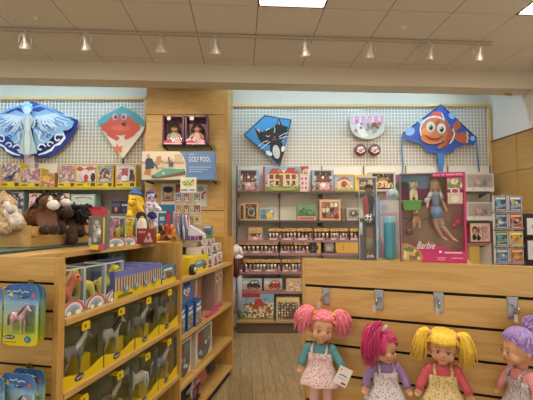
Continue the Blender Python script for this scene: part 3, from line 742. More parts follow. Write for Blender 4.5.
for i in range(46):
    a = r.uniform(0, 2*pi); mb.tube([(0, 0, .3), (.05*cos(a), .045*sin(a), .27), (.06*cos(a)+r.uniform(-.015, .015), .05*sin(a), .19+r.uniform(-.03, .02))], [.012, .012, .006], C('#e9e4e6', .7), 5)
mb.build('hair', e)
MB().ell((.02, -.03, .18), (.05, .02, .025), C('#efeaf0', .7)).build('collar', e)
mb = MB()
for s in (-1, 1): mb.ell((s*.035, -.02, -.4), (.025, .04, .02), C('#4a4550'))
mb.build('shoes', e)
# ================================================================ goods on the middle wall
def wallbox(px0, px1, pyt, zb, label, cat='toy box', group=None, base='#c9bda8', art=None, d=.16, Y=None, name='toy_box', rz=0):
    Y = YF+.015 if Y is None else Y
    a = pix(px0, 200, Y); b_ = pix(px1, 200, Y); zt = pix((px0+px1)/2, pyt, Y).z
    def busy(A):
        art(A); r = random.Random(int(px0*7)); asp = A.h/A.w
        for _ in range(34):
            k = r.uniform(.014, .034); A.e(r.uniform(.1, .9), r.uniform(.12, .86), k*asp, k*r.uniform(.7, 1.5), C(r.choice(['#8a5a44', '#d9c8ac', '#6c7c50', '#b87468', '#5a4438', '#c9a884', '#e4d8c8', '#7c8c98'])), 6)
    plain = cat != 'toy box' or 'plain' in label or 'edge' in label or 'navy' in label
    return carton(name, label, cat, group, ((a.x+b_.x)/2, Y, zb), rz, b_.x-a.x, d, zt-zb, base, art if plain else busy, step=.0012 if plain else .0005)
def figs(A, n, v, sz, seed=1, cols=('#e8dcc8', '#c9a27c', '#8a6a50', '#d8c8c0', '#f0e8dc')):
    r = random.Random(seed)
    for i in range(n):
        u = (i+.5)/n+r.uniform(-.02, .02); c = C(r.choice(cols)); k = sz*r.uniform(.85, 1.1); asp = A.h/A.w
        A.r(u-.5*k*asp, v-k*1.3, u+.5*k*asp, v, C(r.choice(['#9c4a4a', '#4f6f96', '#b98aa0', '#6e8a5c', '#d0c4b4'])))
        A.e(u, v+k*.3, k*.6*asp, k*.6, c); A.e(u-.3*k*asp, v+k*.95, .17*k*asp, k*.3, c); A.e(u+.3*k*asp, v+k*.95, .17*k*asp, k*.3, c)
BUSY = printed('doll_house_print', ['#8c5a38', '#d9c39a', '#b5483c', '#e8dcc4', '#6d7f4a', '#caa070', '#7d4a34'], 34)
FLOW = printed('garden_print', ['#4f7040', '#6f8a50', '#c77f96', '#3f5a38', '#d9a0b0'], 50)
def a_cottage(A):
    A.r(0, 0, 1, 1, C('#8fa9c0', .4)); A.r(0, 0, 1, .06, C('#a8666c')); A.r(.0, .06, 1, .38, FLOW); A.r(.12, .45, .88, .95, C('#4a3027')); A.r(.16, .5, .84, .72, C('#7a4a34')); figs(A, 3, .62, .1, 3); A.r(.3, .1, .8, .42, C('#d9a0ac')); A.e(.5, .3, .12, .1, C('#efe0e4')); A.e(.25, .2, .1, .1, C('#4a6a3c'))
def a_redhouse(A):
    A.r(0, 0, 1, 1, C('#7fa6c4', .4)); A.r(0, 0, 1, .2, C('#7d8f48')); A.r(0, 0, .045, 1, C('#a8303a'))
    A.p([(.1, .22), (.1, .7), (.18, .88), (.3, .94), (.42, .84), (.5, .86), (.62, .95), (.74, .86), (.78, .66), (.78, .22)], C('#dcc79a'))
    A.p([(.1, .7), (.2, .93), (.36, .93), (.46, .72)], C('#b24a3c')); A.p([(.46, .74), (.55, .95), (.7, .95), (.8, .7)], C('#b04438'))
    for u in (.14, .27, .5, .63): A.r(u, .5, u+.09, .68, C('#7c4a34')); A.r(u+.01, .26, u+.08, .43, C('#5c3626'))
    A.r(.36, .22, .44, .66, C('#8a5a3a')); figs(A, 7, .3, .07, 5); A.p([(.1, .2), (.5, .12), (.78, .2), (.7, .06), (.2, .05)], C('#a9a84c'))
    A.r(.81, 0, 1, 1, C('#d8b9b4')); A.r(.82, .7, .98, .95, BUSY); A.r(.84, .06, .98, .62, C('#e6c3cc'))
    for i in range(3):
        for j in range(2): A.e(.87+j*.07, .15+i*.18, .02, .06, C('#6a4a48' if (i+j) % 2 else '#b5808c'))
    A.r(.82, .9, 1, 1, C('#b0353c'))
def a_mansion(A):
    A.r(0, 0, 1, 1, C('#9bb2c0')); A.r(0, 0, 1, .14, C('#a89a54')); A.p([(.15, .14), (.15, .65), (.5, .85), (.85, .65), (.85, .14)], C('#dcc29a')); A.p([(.1, .62), (.5, .9), (.9, .62), (.8, .62), (.5, .76), (.2, .62)], C('#b0483c'))
    A.e(.5, .42, .16, .2, C('#9a4a3a')); figs(A, 4, .26, .09, 8); A.r(0, .9, 1, 1, C('#c9a24a'))
def a_yellowpack(A): A.r(0, 0, 1, 1, C('#d8b53c')); A.r(.3, .1, .9, .9, C('#2c241f')); A.r(.4, .3, .8, .6, C('#b08a4a'))
def a_darkroom(A): A.r(0, 0, 1, 1, C('#b9b1a6')); A.r(.1, .12, .92, .92, C('#2f2722')); A.r(.14, .2, .88, .45, BUSY); A.e(.5, .6, .16, .12, C('#9a7a4a')); A.e(.5, .5, .2, .05, C('#d9c08a')); A.e(.3, .66, .07, .1, C('#5a6a4a')); A.e(.7, .64, .07, .1, C('#8c4a40'))
zT = RZ[0]
wallbox(238.5, 258.5, 169.5, zT, 'pale blue cottage box on the top middle-wall shelf, beside the wood pillar', group=None, base='#9ab0c6', art=a_cottage)
wallbox(263, 308.5, 166.5, zT, 'widest box on the top shelf, showing a red-roofed dolls house', base='#8a3238', art=a_redhouse)
wallbox(312, 334, 170, zT, 'pale blue cottage box on the top shelf, right after the red-roofed house', base='#9ab0c6', art=a_cottage)
wallbox(334.6, 354, 174.5, zT, 'cream mansion box with red roof on the top middle-wall shelf', base='#b5523e', art=a_mansion)
wallbox(354.8, 369.5, 175, zT, 'small yellow and black box on the top shelf, behind the footballer doll', base='#cfae3a', art=a_yellowpack)
wallbox(370, 396, 172, zT, 'grey box with a dark furnished room picture on the top shelf', base='#b5ada2', art=a_darkroom)
def a_woodpack(A): A.r(.0, 0, 1, 1, C('#cda774')); A.r(.12, .1, .86, .92, C('#3a332e')); A.e(.5, .5, .26, .28, C('#8d9a88')); A.e(.5, .5, .16, .18, C('#40443c')); A.r(.1, .8, .9, .95, C('#7c3d38'))
zT = RZ[1]
wallbox(240, 243.5, 204, zT, 'thin edge-on tan box on the second shelf, beside the pillar', base='#cda774', art=lambda A: A.r(.2, .1, .9, .9, C('#5a3a30')), d=.2)
wallbox(244, 258.5, 203, zT, 'tan framed box with a round grey picture on the second shelf', base='#cda774', art=a_woodpack)
def a_bluevan(A): A.r(0, 0, 1, 1, C('#c9b98a')); A.r(.02, .3, .98, .95, C('#7f9fb4')); A.r(.1, .1, .5, .5, C('#4b7ba0')); A.e(.65, .45, .2, .2, C('#e0c23c')); A.e(.3, .7, .12, .15, C('#4b8050')); A.e(.8, .75, .1, .12, WHITE)
wallbox(259, 274.5, 208, zT, 'low blue and yellow picture box on the second middle-wall shelf', base='#b0a98c', art=a_bluevan)
def a_greenpark(A): A.r(0, 0, 1, .28, C('#d29a8c')); A.r(0, .28, 1, 1, C('#6f8f6c')); A.p([(0, .28), (.1, .6), (.3, .8), (.5, .6), (.7, .7), (.9, .55), (1, .28)], C('#3f7040')); A.e(.7, .5, .16, .12, C('#5b8f4c')); A.r(.1, .08, .9, .2, C('#b5685c'))
wallbox(297.5, 316, 204.5, zT, 'green park picture box with a pink base on the second shelf', base='#7c9a76', art=a_greenpark)
def a_grid9(A):
    A.r(0, 0, 1, 1, C('#cfa985')); A.r(.1, .1, .9, .88, C('#7a5144'))
    for i in range(4):
        for j in range(3): A.r(.13+i*.19, .14+j*.25, .28+i*.19, .34+j*.25, C(['#4a342c', '#d9c4a4', '#a8685c', '#e0d4c0', '#8a6a4a'][(i*2+j) % 5]))
    A.e(.8, .2, .13, .14, C('#8a2f34'))
wallbox(319.5, 340.5, 199.5, zT, 'tan framed box with a grid of little furniture pictures, second shelf', base='#cfa985', art=a_grid9)
wallbox(341.5, 345.5, 208, zT, 'narrow brown box edge between two boxes on the second shelf', base='#8d7558', art=lambda A: A.r(.1, .1, .9, .9, C('#6d5a44')), d=.2)
wallbox(346.5, 361, 208, zT, 'small grey box with a dark oval picture on the second shelf', base='#b8b0a8', art=lambda A: A.r(.08, .15, .92, .9, C('#8d8580')).e(.5, .55, .3, .25, C('#4c4440')).e(.45, .6, .1, .12, C('#c9b0a0')))
# family packs with open windows, tan scalloped header and pink base: real little figures stand inside
FM = None
def fig_me(c):
    k = ('fig', c)
    if k not in _H:
        mb = MB(); m = C(c, .7); mb.ell((0, 0, .055), (.02, .015, .018), m, 10, 7)
        for s in (-1, 1): mb.ell((s*.011, 0, .073), (.005, .004, .009), m, 6, 5)
        mb.tube([(0, 0, .0), (0, 0, .03), (0, 0, .045)], [.02, .016, .01], C({'#e8dcc8': '#b09098', '#c9a27c': '#7c8ca0', '#8a6a50': '#c9b0b8', '#f0e8dc': '#9aa48c'}[c], .8), 8)
        _H[k] = mb.mesh('figurine')
    return _H[k]
def family_pack(px0, px1, pyt, zb, label, seed, roof='#c9a268', Y=None, group='little animal family packs'):
    Y = YF+.015 if Y is None else Y
    a = pix(px0, 200, Y); b_ = pix(px1, 200, Y); h = pix((px0+px1)/2, pyt, Y).z-zb; w_ = b_.x-a.x; d = .09
    e = empty('family_pack', ((a.x+b_.x)/2, Y, zb), 0, label, 'toy pack', group)
    r = random.Random(seed); mb = MB(); inn = C('#675850', .8)
    mb.box(-w_/2, w_/2, d-.004, d, 0, h*.9, inn); mb.box(-w_/2, -w_/2+.004, 0, d, 0, h*.85, inn); mb.box(w_/2-.004, w_/2, 0, d, 0, h*.85, inn)
    mb.box(-w_/2, w_/2, -.002, d, 0, h*.2, C('#b98c90' if seed % 3 else '#a86a72', .5)); A = Art(mb, -w_/2, w_/2, -.002, 0, h*.2, .001)
    A.r(.08, .3, .6, .75, C('#e0cfc8')); A.e(.8, .5, .08, .3, C('#7c3d44')); mb.build('carton', e)
    mb = MB(); n = 6; pts = [(w_/2, h*.76), (w_/2, h*.94), (w_*.3, h), (-w_*.3, h), (-w_/2, h*.94), (-w_/2, h*.76)]+[(-w_/2+w_*(i+.5)/n, h*(.72+.05*(i % 2))) for i in range(n)]
    mb.prism(pts, -.004, .0, C(roof, .45)); mb.box(-w_/2, w_/2, 0, d, h*.9, h*.92, C(roof)); A = Art(mb, -w_/2, w_/2, -.004, h*.76, h, .001); A.e(.5, .5, .18, .3, C('#b07f40')); A.r(.1, .3, .28, .6, C('#c8974e')); A.r(.72, .3, .9, .6, C('#c8974e'))
    mb.build('header', e)
    n = 4 if w_ > .19 else 3
    for i in range(n):
        link_mesh('figurine', fig_me(r.choice(['#e8dcc8', '#c9a27c', '#8a6a50', '#f0e8dc'])), e, (-w_/2+w_*(i+.5)/n, d*.2, h*.2), (0, 0, r.uniform(-.4, .4)), (h/.16*.85,)*3)
zT = RZ[2]
def a_shop(A): A.r(0, 0, 1, 1, C('#c4a58c')); A.p([(.0, .55), (.1, .95), (.9, .95), (1, .55)], C('#c9a05a')); A.r(.05, .3, .95, .55, C('#4a2f2a')); figs(A, 4, .4, .08, 2); A.r(0, 0, 1, .28, C('#c795a0')); A.e(.5, .16, .16, .1, C('#ecd4c4'))
wallbox(248.5, 262.5, 227.5, zT, 'small shop-front box with a scalloped roof, alone at the left of the third shelf', base='#c4a58c', art=a_shop)
L3 = [(268.5, 282, 'first'), (282.5, 296.5, 'second'), (297, 312, 'third'), (313.5, 329, 'fourth'), (330, 338.5, 'fifth'), (339, 347.5, 'sixth'), (349.5, 361, 'seventh')]
for k, (a, b_, n_) in enumerate(L3): family_pack(a, b_, 228.3, zT, 'animal family pack on the third shelf, %s of its row after the shop-front box' % n_, k)
zT = RZ[3]
L4 = [(238.2, 251.2, 'first'), (251.5, 264, 'second'), (264.3, 278, 'third'), (280, 293.5, 'fourth, dark roofed'), (294, 309, 'fifth')]
for k, (a, b_, n_) in enumerate(L4): family_pack(a, b_, 241.8, zT, 'animal family pack on the fourth shelf, %s from the wood pillar' % n_, k+10, '#6e4636' if k == 3 else '#c9a268')
wallbox(310, 320.3, 242.5, zT, 'black and yellow box with a black animal shape on the fourth shelf', base='#c9a850', art=lambda A: A.r(0, 0, .6, 1, C('#1f1c1c')).e(.5, .5, .3, .3, C('#1f1c1c')).r(.8, 0, 1, 1, C('#d0ab58')))
wallbox(323, 334.5, 242, zT, 'brown framed box with a grey picture on the fourth shelf', base='#3c2c26', art=lambda A: A.r(.15, .15, .85, .9, C('#8f8884')).r(.3, .3, .7, .6, C('#b5aaa6')))
# tan rounded wooden toy barn
zb = pix(348, 262, YF).z; a = pix(336, 250, YF-.02); b_ = pix(361.5, 250, YF-.02); zt = pix(348, 242.3, YF-.02).z
mb = MB(); w_ = b_.x-a.x; h = zt-RZ[3]; h = max(h, .12)
pts = [(-w_/2+.02, 0), (w_/2-.05, 0), (w_/2-.015, .02), (w_/2, .07), (w_/2, h), (-w_/2, h), (-w_/2, .03)]
mb.prism(pts, 0, .2, C('#c9a14e', .5)); 
for z in (.35, .6): mb.ell((-w_*.2, -.002, h*z), (.008, .004, .008), DARK, 8, 6)
o = mb.build('wooden_crate', None, ((a.x+b_.x)/2, YF-.0, RZ[3]), bevel=.006); tag(o, 'plain tan wooden box with two dark holes, on the fourth shelf by the slatwall', 'box')
zT = RZ[4]
L5 = [(240, 252.5, 'first'), (252.8, 266, 'second'), (266.3, 280.5, 'third'), (282, 291, 'fourth'), (291.3, 300.5, 'fifth')]
for k, (a, b_, n_) in enumerate(L5): family_pack(a, b_, 259.3, zT, 'animal family pack on the fifth shelf, %s from the wood pillar' % n_, k+20)
zT = RZ[5]
def a_car(c1, c2):
    def f(A):
        A.r(0, 0, 1, 1, C('#9fb4bd')); A.r(0, 0, 1, .14, C('#b0625c')); A.r(0, .14, 1, .4, C('#a89a84')); A.e(.2, .7, .16, .14, C('#c8d0ce')); A.r(.02, .2, .2, .6, C('#c9a890'))
        A.p([(.28, .3), (.26, .55), (.38, .66), (.48, .85), (.78, .88), (.88, .66), (.92, .5), (.9, .28)], C(c1, .3)); A.p([(.46, .64), (.52, .78), (.62, .8), (.62, .64)], C(c2)); A.p([(.66, .64), (.66, .8), (.76, .8), (.82, .64)], C(c2))
        for u in (.4, .78): A.e(u, .3, .07, .12, DARK); A.e(u, .3, .03, .05, C('#c4c4c4'))
        figs(A, 2, .72, .06, 3)
    return f
wallbox(241.8, 262, 278.5, zT, 'box with a black van picture on the sixth shelf', base='#8d8a88', art=a_car('#2b2c34', '#d4d8dc'))
wallbox(263.8, 282, 278.5, zT, 'box with a red car picture on the sixth shelf', base='#8d7a70', art=a_car('#a8382e', '#e6c9b0'))
wallbox(286, 301, 278.5, zT, 'pale pink and yellow crowded picture box on the sixth shelf', base='#cbb49c', art=lambda A: A.r(.04, .04, .96, .96, printed('pinkish', ['#d9b9b0', '#c99aa0', '#e4d3bc', '#b08a86', '#d6b45c'], 45)).r(0, .84, 1, 1, C('#d0b07c')))
def a_village(A):
    A.r(0, 0, 1, 1, C('#7fa9c4')); A.r(0, .86, .6, 1, C('#a03a3c')); A.r(0, 0, 1, .3, C('#6e8448')); A.r(.1, .1, .98, .66, BUSY); A.p([(.4, .5), (.45, .8), (.62, .85), (.72, .55)], C('#b24a38')); A.e(.15, .4, .12, .12, C('#8fb0a8')); A.p([(.0, .12), (.12, .35), (.3, .3), (.2, .1)], C('#4f8048')); figs(A, 8, .2, .05, 7); A.r(0, 0, 1, .06, C('#c9a24a'))
wallbox(240.3, 273.7, 293.6, DECKZ, 'large village playset box standing on the base deck beside the pillar', base='#8a3d3e', art=a_village, Y=5.74, d=.2)
def a_collage(A):
    A.r(0, 0, 1, 1, C('#cdb07c')); A.r(0, .86, 1, 1, C('#d9c48c')); A.r(.08, .06, .92, .8, C('#5c5148')); r = random.Random(4)
    for i in range(7):
        for j in range(6): A.e(.14+i*.12, .12+j*.12, .035, .045, C(r.choice(['#e4dccc', '#b5a08c', '#8a5a50', '#8d9a9c', '#d8b8a0', '#6c4a44'])))
wallbox(276, 299, 298.3, DECKZ, 'tan framed box with rows of tiny figures, on the base deck', base='#c9ad78', art=a_collage, Y=5.74, d=.2)
wallbox(303, 320, 296, DECKZ, 'pale box mostly hidden by the slatwall, on the base deck', base='#b9ab94', art=lambda A: A.r(.1, .1, .9, .85, BUSY), Y=5.74, d=.2)
# right end of the middle wall
def a_pinkroom(A): A.r(0, 0, 1, 1, C('#c3bab2')); A.r(0, 0, 1, .22, C('#d8d2ca')); A.r(.06, .25, .94, .92, C('#a39a94')); A.e(.4, .5, .14, .2, C('#c98f94')); A.e(.55, .4, .12, .16, C('#9a7f86')); A.p([(.25, .3), (.3, .6), (.45, .7), (.7, .62), (.75, .3)], C('#8f868a')); A.e(.42, .52, .09, .12, C('#d3a0a0')); A.r(.62, .35, .72, .6, C('#6f7a80'))
wallbox(466.5, 494.5, 173.5, RZ[0], 'grey box with a pink bedroom picture on the top shelf, above its twin', base='#bdb4ac', art=a_pinkroom)
wallbox(466.5, 494.5, 202, RZ[1], 'grey box with a pink bedroom picture on the second shelf, below its twin', base='#bdb4ac', art=a_pinkroom)
def a_redframe(A): A.r(0, 0, 1, 1, C('#8a2f34')); A.r(.05, .08, .95, .92, C('#d6c0b4')); A.e(.25, .6, .12, .2, C('#3c2824')); A.e(.25, .55, .08, .13, C('#c79a80')); A.e(.22, .28, .1, .14, C('#2b2320')); A.e(.42, .25, .1, .13, C('#2b2320')); A.e(.42, .62, .07, .16, C('#8a5a44')); A.e(.72, .6, .12, .22, C('#c48f94')); A.e(.72, .3, .16, .16, C('#caa49a')); A.r(.56, .14, .62, .8, C('#b58a80'))
z_ = pix(480, 243.3, YF+.015).z
for j, (a, b_) in enumerate(((447.5, 490),)):
    wshelf(a, b_, 243.5, YF, SD, 'lowest visible shelf at the right end of the middle wall', 'shelves on the middle display wall', pink_lip)
wallbox(468.5, 490, 221.5, z_, 'dark red framed box with doll portraits at the right wall end', base='#8a2f34', art=a_redframe)
p = pix(471, 268, YF+.03); q = pix(477.5, 268, YF+.03)
wallbox(467.5, 478.5, 245.5, p.z-.02, 'plain mustard box standing low at the right wall end', base='#c3a04c', art=lambda A: A.r(.1, .1, .9, .95, C('#c9a855')), d=.15)
wshelf(447.5, 490, 268.4, YF, SD, 'shelf under the mustard box at the right wall end', 'shelves on the middle display wall', pink_lip)

# ================================================================ goods on the left wall
def a_strip(seed, pal, extra=None):
    pm = printed('cartoon_print_%d' % seed, pal, 24+seed % 3*6)
    def f(A):
        A.r(0, 0, 1, 1, C('#d8bf22', .4)); A.r(.03, .24, .97, .97, pm); A.r(.05, .07, .35, .16, C('#8a6a1c')); A.r(.72, .05, .93, .2, C('#4d3d20')); r = random.Random(seed)
        figs(A, 3, .48, .09, seed, ('#e9c8b0', '#c98f80', '#d4a8b8')); 
        if extra: extra(A)
    return f
def x_dino(A): A.p([(.1, .3), (.3, .42), (.55, .52), (.75, .66), (.8, .6), (.66, .44), (.6, .26), (.5, .26), (.5, .36), (.35, .34), (.3, .24), (.25, .34)], C('#27405c'))
def x_arch(A): A.r(.08, .28, .92, .93, C('#8f98a0')); A.e(.5, .5, .34, .36, C('#54423c'), 14, 0, pi); A.r(.16, .3, .84, .5, C('#54423c')); figs(A, 4, .5, .08, 6, ('#d9a8a0', '#e0c8b8')); A.e(.5, .32, .3, .08, C('#b0bcc4'))
def x_man(A): A.r(.06, .28, .94, .93, C('#c9c0c4')); A.r(.3, .5, .62, .85, C('#a04a58')); A.e(.8, .7, .1, .12, C('#3a2a28')); A.p([(.68, .28), (.7, .6), (.92, .6), (.95, .28)], C('#333040')); A.e(.45, .42, .12, .12, WHITE); A.e(.2, .45, .1, .12, C('#a87a88'))
def x_santa(A): A.r(.06, .28, .94, .93, C('#d9d0cc')); A.e(.2, .82, .16, .1, C('#b03c3c')); A.e(.7, .84, .24, .08, C('#b0434a')); A.e(.5, .42, .12, .16, C('#b8343a')); A.e(.84, .45, .12, .2, C('#262230')); A.e(.2, .45, .13, .2, C('#c4b8c4'))
PA = [['#b9a7a4', '#c46a70', '#8f8a94', '#d8c8bc', '#5b6a86'], ['#a8687c', '#8a7f98', '#c48a98', '#5c6c80', '#c9bcb4'], ['#c08f5c', '#b5745c', '#d9b080', '#8f6a58', '#c05a5a'], ['#a0687a', '#b58a9a', '#8a7088', '#9a9470', '#c4a4ac']]
LW = [(-42, -22, 163, 0, None, 'beyond the left picture edge'), (-21, -1, 163, 1, None, 'x'), (0, 19.5, 163, 0, x_dino, 'with a dark blue dinosaur, leftmost in view'), (20, 40, 168, 1, None, 'mauve cartoon print, below the fairy kite tail'),
      (57.5, 75, 165, 3, None, 'with a plum coloured crowd, second panel'), (75.5, 96, 165, 0, x_santa, 'with red caps and a black figure'), (96.5, 112.5, 165, 1, x_arch, 'with a grey stone archway'), (115, 135.5, 165, 0, x_man, 'with a dark haired figure, next to the pillar')]
for k, (a, b_, t_, p_, ex, n_) in enumerate(LW):
    if k < 2: continue
    wallbox(a, b_, t_, LZ, 'yellow based cartoon box, left wall, '+n_, group='yellow based boxes on the left wall', base='#cdb425', art=a_strip(k, PA[p_], ex), Y=LYF+.02, d=.2)
wallbox(40.5, 54, 173, LZ, 'small orange patterned box on the left wall between the yellow based boxes', base='#b8894c', art=lambda A: A.r(.05, .05, .95, .95, printed('orange_print', PA[2], 40)).e(.4, .6, .25, .25, C('#d8b04a')), Y=LYF+.02)
wallbox(53, 57, 174, LZ, 'thin dark brown box edge on the left wall shelf', base='#5a3626', art=lambda A: A.r(.2, .1, .8, .9, C('#7c4a30')), Y=LYF+.03, d=.2)
wallbox(29, 69.5, 193.5, LZ2, 'wide cream and pink cartoon box behind the plush horses', base='#c9bb8f', art=lambda A: A.r(.02, .03, .98, .97, C('#cbb7a0')).r(.03, .05, .2, .95, printed('pinkcol', ['#b04a78', '#d9c0c0', '#7c3a5c', '#e0b0c0'], 30)).r(.8, .05, .97, .95, printed('pinkcol2', ['#a8446c', '#d0b8b8', '#8c4a64'], 30)).e(.5, .6, .2, .3, C('#9a7a5c')), Y=LYF+.02, d=.2)
def a_zoo(A): A.r(0, 0, 1, 1, C('#8db3ac')); A.r(.06, .1, .94, .92, C('#b5cdc8')); A.r(.12, .12, .9, .5, printed('zoo', ['#5c7a4c', '#8a6f4a', '#b8a880', '#4a6650', '#c4b4a0'], 34)); A.line([(.15, .8), (.5, .86), (.85, .8)], .035, C('#b5606c'))
wallbox(71, 95, 194.3, LZ2, 'teal framed animal park box on the left wall, behind the red pack', base='#8db3ac', art=a_zoo, Y=LYF+.02, d=.2)
wallbox(111.5, 121, 200.5, LZ2, 'navy box with an orange dot on the left wall, left of its pair', base='#23233c', art=lambda A: A.r(.05, .55, .95, .8, C('#3d4468')).e(.5, .35, .15, .18, C('#c4703c')), Y=LYF+.02, d=.2)
wallbox(121.5, 131, 200.5, LZ2, 'navy box with a white stripe on the left wall, right of its pair', base='#20203a', art=lambda A: A.r(.05, .6, .95, .72, C('#aab0c4')).r(.1, .2, .9, .4, C('#34406c')), Y=LYF+.02, d=.2)
for k, (a, b_, t_, c) in enumerate(((-6, 11, 196, '#5c6068'), (11.5, 24, 192, '#6b7f96'))):
    wallbox(a, b_, t_, LZ2, ['dark toy pack behind the cream plush on the left wall', 'busy red, white and blue toy pack behind the cream plush tag'][k], base=c, art=lambda A: A.r(.05, .05, .95, .95, printed('packs', ['#4a4c58', '#b8c0c8', '#8c3c44', '#3f5f5c', '#d4ccc8', '#29303c'], 26)), Y=LYF+.02, d=.2)
# cream plaque under the fairy kite
wallbox(37, 56.5, 164, pix(46, 172.8, LY-.08).z, 'blank cream cardboard sign above the left wall shelf', cat='sign', name='cardboard_sign', base='#d9ccae', art=lambda A: A.r(.02, .04, .98, .96, C('#dccfb2')), Y=LY-.06, d=.01)
# ================================================================ kites and pillar
def kite_frame(name, px, py, Y, label, W, H): pass
def kart(e, Y, cx, cz):
    "art helper addressed in photo pixels mapped to the kite's own sheet"
    class K:
        def __init__(s, mb, y0): s.mb = mb; s.k = 1; s.y0 = y0
        def q(s, x, y): p = pix(x, y, Y); return (p.x-cx, s.y0-s.k*.0015, p.z-cz)
        def p(s, pts, m): s.mb.poly([s.q(*a) for a in pts], m); s.k += 1; return s
        def e(s, x, y, rx, ry, m, rot=0, n=16, a0=0, a1=2*pi):
            N_ = n if a1-a0 > 6.28 else n+1
            return s.p([(x+rx*cos(a0+(a1-a0)*i/n)*cos(rot)-ry*sin(a0+(a1-a0)*i/n)*sin(rot), y+rx*cos(a0+(a1-a0)*i/n)*sin(rot)+ry*sin(a0+(a1-a0)*i/n)*cos(rot)) for i in range(N_)], m)
        def l(s, pts, wd, m):
            n = len(pts); pts = [Vector(a) for a in pts]; L_ = []; R_ = []
            for i in range(n):
                d = (pts[min(i+1, n-1)]-pts[max(i-1, 0)]).normalized(); k = wd[i] if hasattr(wd, '__len__') else wd; nn = Vector((-d.y, d.x))*k; L_.append(pts[i]+nn); R_.append(pts[i]-nn)
            for i in range(n-1): s.mb.poly([s.q(*L_[i]), s.q(*L_[i+1]), s.q(*R_[i+1]), s.q(*R_[i])], m)
            s.k += 1; return s
    return K
def kite(label, outline, Y, base, draw, spars):
    xs = [p[0] for p in outline]; ys = [p[1] for p in outline]
    c = pix(sum(xs)/len(xs), sum(ys)/len(ys), Y); e = empty('kite', c, 0, label, 'kite', 'kites on the display walls')
    mb = MB(); K = kart(e, Y, c.x, c.z)(mb, 0); K.k = 0
    pts = [K.q(*p) for p in outline]
    mb.prism([(p[0], p[2]) for p in pts], 0, .003, base); K.k = 1; draw(K); mb.build('sail', e)
    mb = MB()
    for a, b_ in spars: A = K.q(*a); B = K.q(*b_); mb.tube([(A[0], .012, A[2]), (B[0], .012, B[2])], .006, C('#22252c', .4), 6)
    mb.build('spar', e)
    return e, K, c
def spiral(cx, cy, r0, r1, a0, a1, n=14): return [(cx+(r0+(r1-r0)*i/n)*cos(a0+(a1-a0)*i/n), cy+(r0+(r1-r0)*i/n)*sin(a0+(a1-a0)*i/n)) for i in range(n+1)]
KY = WY-.07; KL = LY-.07
NAVY = C('#26368e', .45); ICE = C('#a9c3da', .5); ICE2 = C('#c3cdd3', .5); MID = C('#5b8dc4', .45); GRY = C('#a8aca6', .5)
def fairy(K):
    # mirrored swirling wings round a pale standing figure
    cx = 32; PALE = C('#c9dbe6', .5); WH = C('#dfe6e6', .5); SKY = C('#6fa6dc', .45); LINE = C('#3a62a8', .45)
    for s in (-1, 1):
        X = lambda v: cx+s*v
        Q = lambda pts: [(X(a), b) for a, b in pts]
        K.p(Q([(2, 112), (9, 113), (16, 110), (26, 114.5), (36, 119), (44, 122.5), (42, 128), (38, 131), (33, 131.5), (31, 137), (24, 136), (18, 143), (10, 146), (6, 156), (3, 130)]), C('#8fb8dc', .45))
        # feather rows
        for i in range(9):
            a0 = .02+i*.16; L_ = 38-i*2.4; p1 = (5+L_*cos(a0), 117+L_*sin(a0)*.62)
            p1 = (min(p1[0], 43), p1[1]); m = (5+(p1[0]-5)*.55, 117+(p1[1]-117)*.5-2.2)
            K.l(Q([(5, 118+i*.5), m, p1]), [.5, 1.5, .5], WH if i % 2 else PALE); K.l(Q([(7, 119+i*.5), (m[0], m[1]+1.5), (p1[0]-2, p1[1]+.6)]), [.2, .4, .2], LINE)
        for r0, (u, v), sz, st, en, col in ((0, (17, 123.5), 5, 0, 5.2, WH), (0, (28, 122), 3.4, .5, 5.5, SKY), (0, (13, 134), 4, 1, 6, PALE), (0, (24, 130), 3.4, 2, 7, WH), (0, (29.5, 140), 5.4, .3, 5.6, WH), (0, (21, 146), 3.6, 1, 6, PALE), (0, (12.5, 149.5), 5, .8, 6, WH), (0, (38, 126), 2.4, 0, 5, PALE), (0, (9, 124), 2.6, 0, 5, LINE), (0, (20, 138), 2.4, 1, 6, LINE)):
            K.l([(X(a-cx), b) for a, b in spiral(cx+u, v, .5, sz, st, en, 16)], .7, col)
        K.l(Q([(34, 133), (36, 139), (31, 145), (26, 147), (23, 151), (17, 154), (10, 156)]), [.4, 1.3, 1.3, .8, 1.2, 1, .4], WH)
        K.l(Q([(8, 118), (13, 128), (11, 140), (16, 144)]), [.4, 1, 1, .3], PALE)
        K.l(Q([(4, 110), (12, 107.5), (20, 110), (30, 115), (43, 121)]), [.3, .9, 1, .9, .3], SKY)
        for q in range(5): K.l(Q([(7+q*3.4, 131-q*1.4), (10+q*4, 135-q*1.8), (11+q*5, 140-q*2.6)]), [.7, .5, .2], LINE if q % 2 else WH)
    K.p([(cx-3, 116), (cx+3, 116), (cx+6, 122), (cx+3, 130), (cx+6, 142), (cx+9, 154), (cx, 157), (cx-9, 154), (cx-6, 142), (cx-3, 130), (cx-6, 122)], C('#b4bcb8'))
    K.p([(cx-1, 118), (cx+1, 118), (cx+3, 140), (cx+2, 155), (cx-2, 155), (cx-3, 140)], C('#ccd2ce'))
    for s in (-1, 1): K.l([(cx+s*3, 118), (cx+s*8, 124), (cx+s*5, 130)], .8, C('#ccd2ce')); K.l([(cx+s*2, 132), (cx+s*4, 144), (cx+s*3, 154)], .4, C('#8fa4b0'))
    K.e(cx, 110, 5.5, 5.5, C('#7fb6e4')); K.e(cx, 112, 3.6, 4.2, C('#cbd6dc')); K.l([(cx-5, 108), (cx-2, 106), (cx, 105), (cx+2, 106), (cx+5, 108)], .9, C('#a8d0f0'))
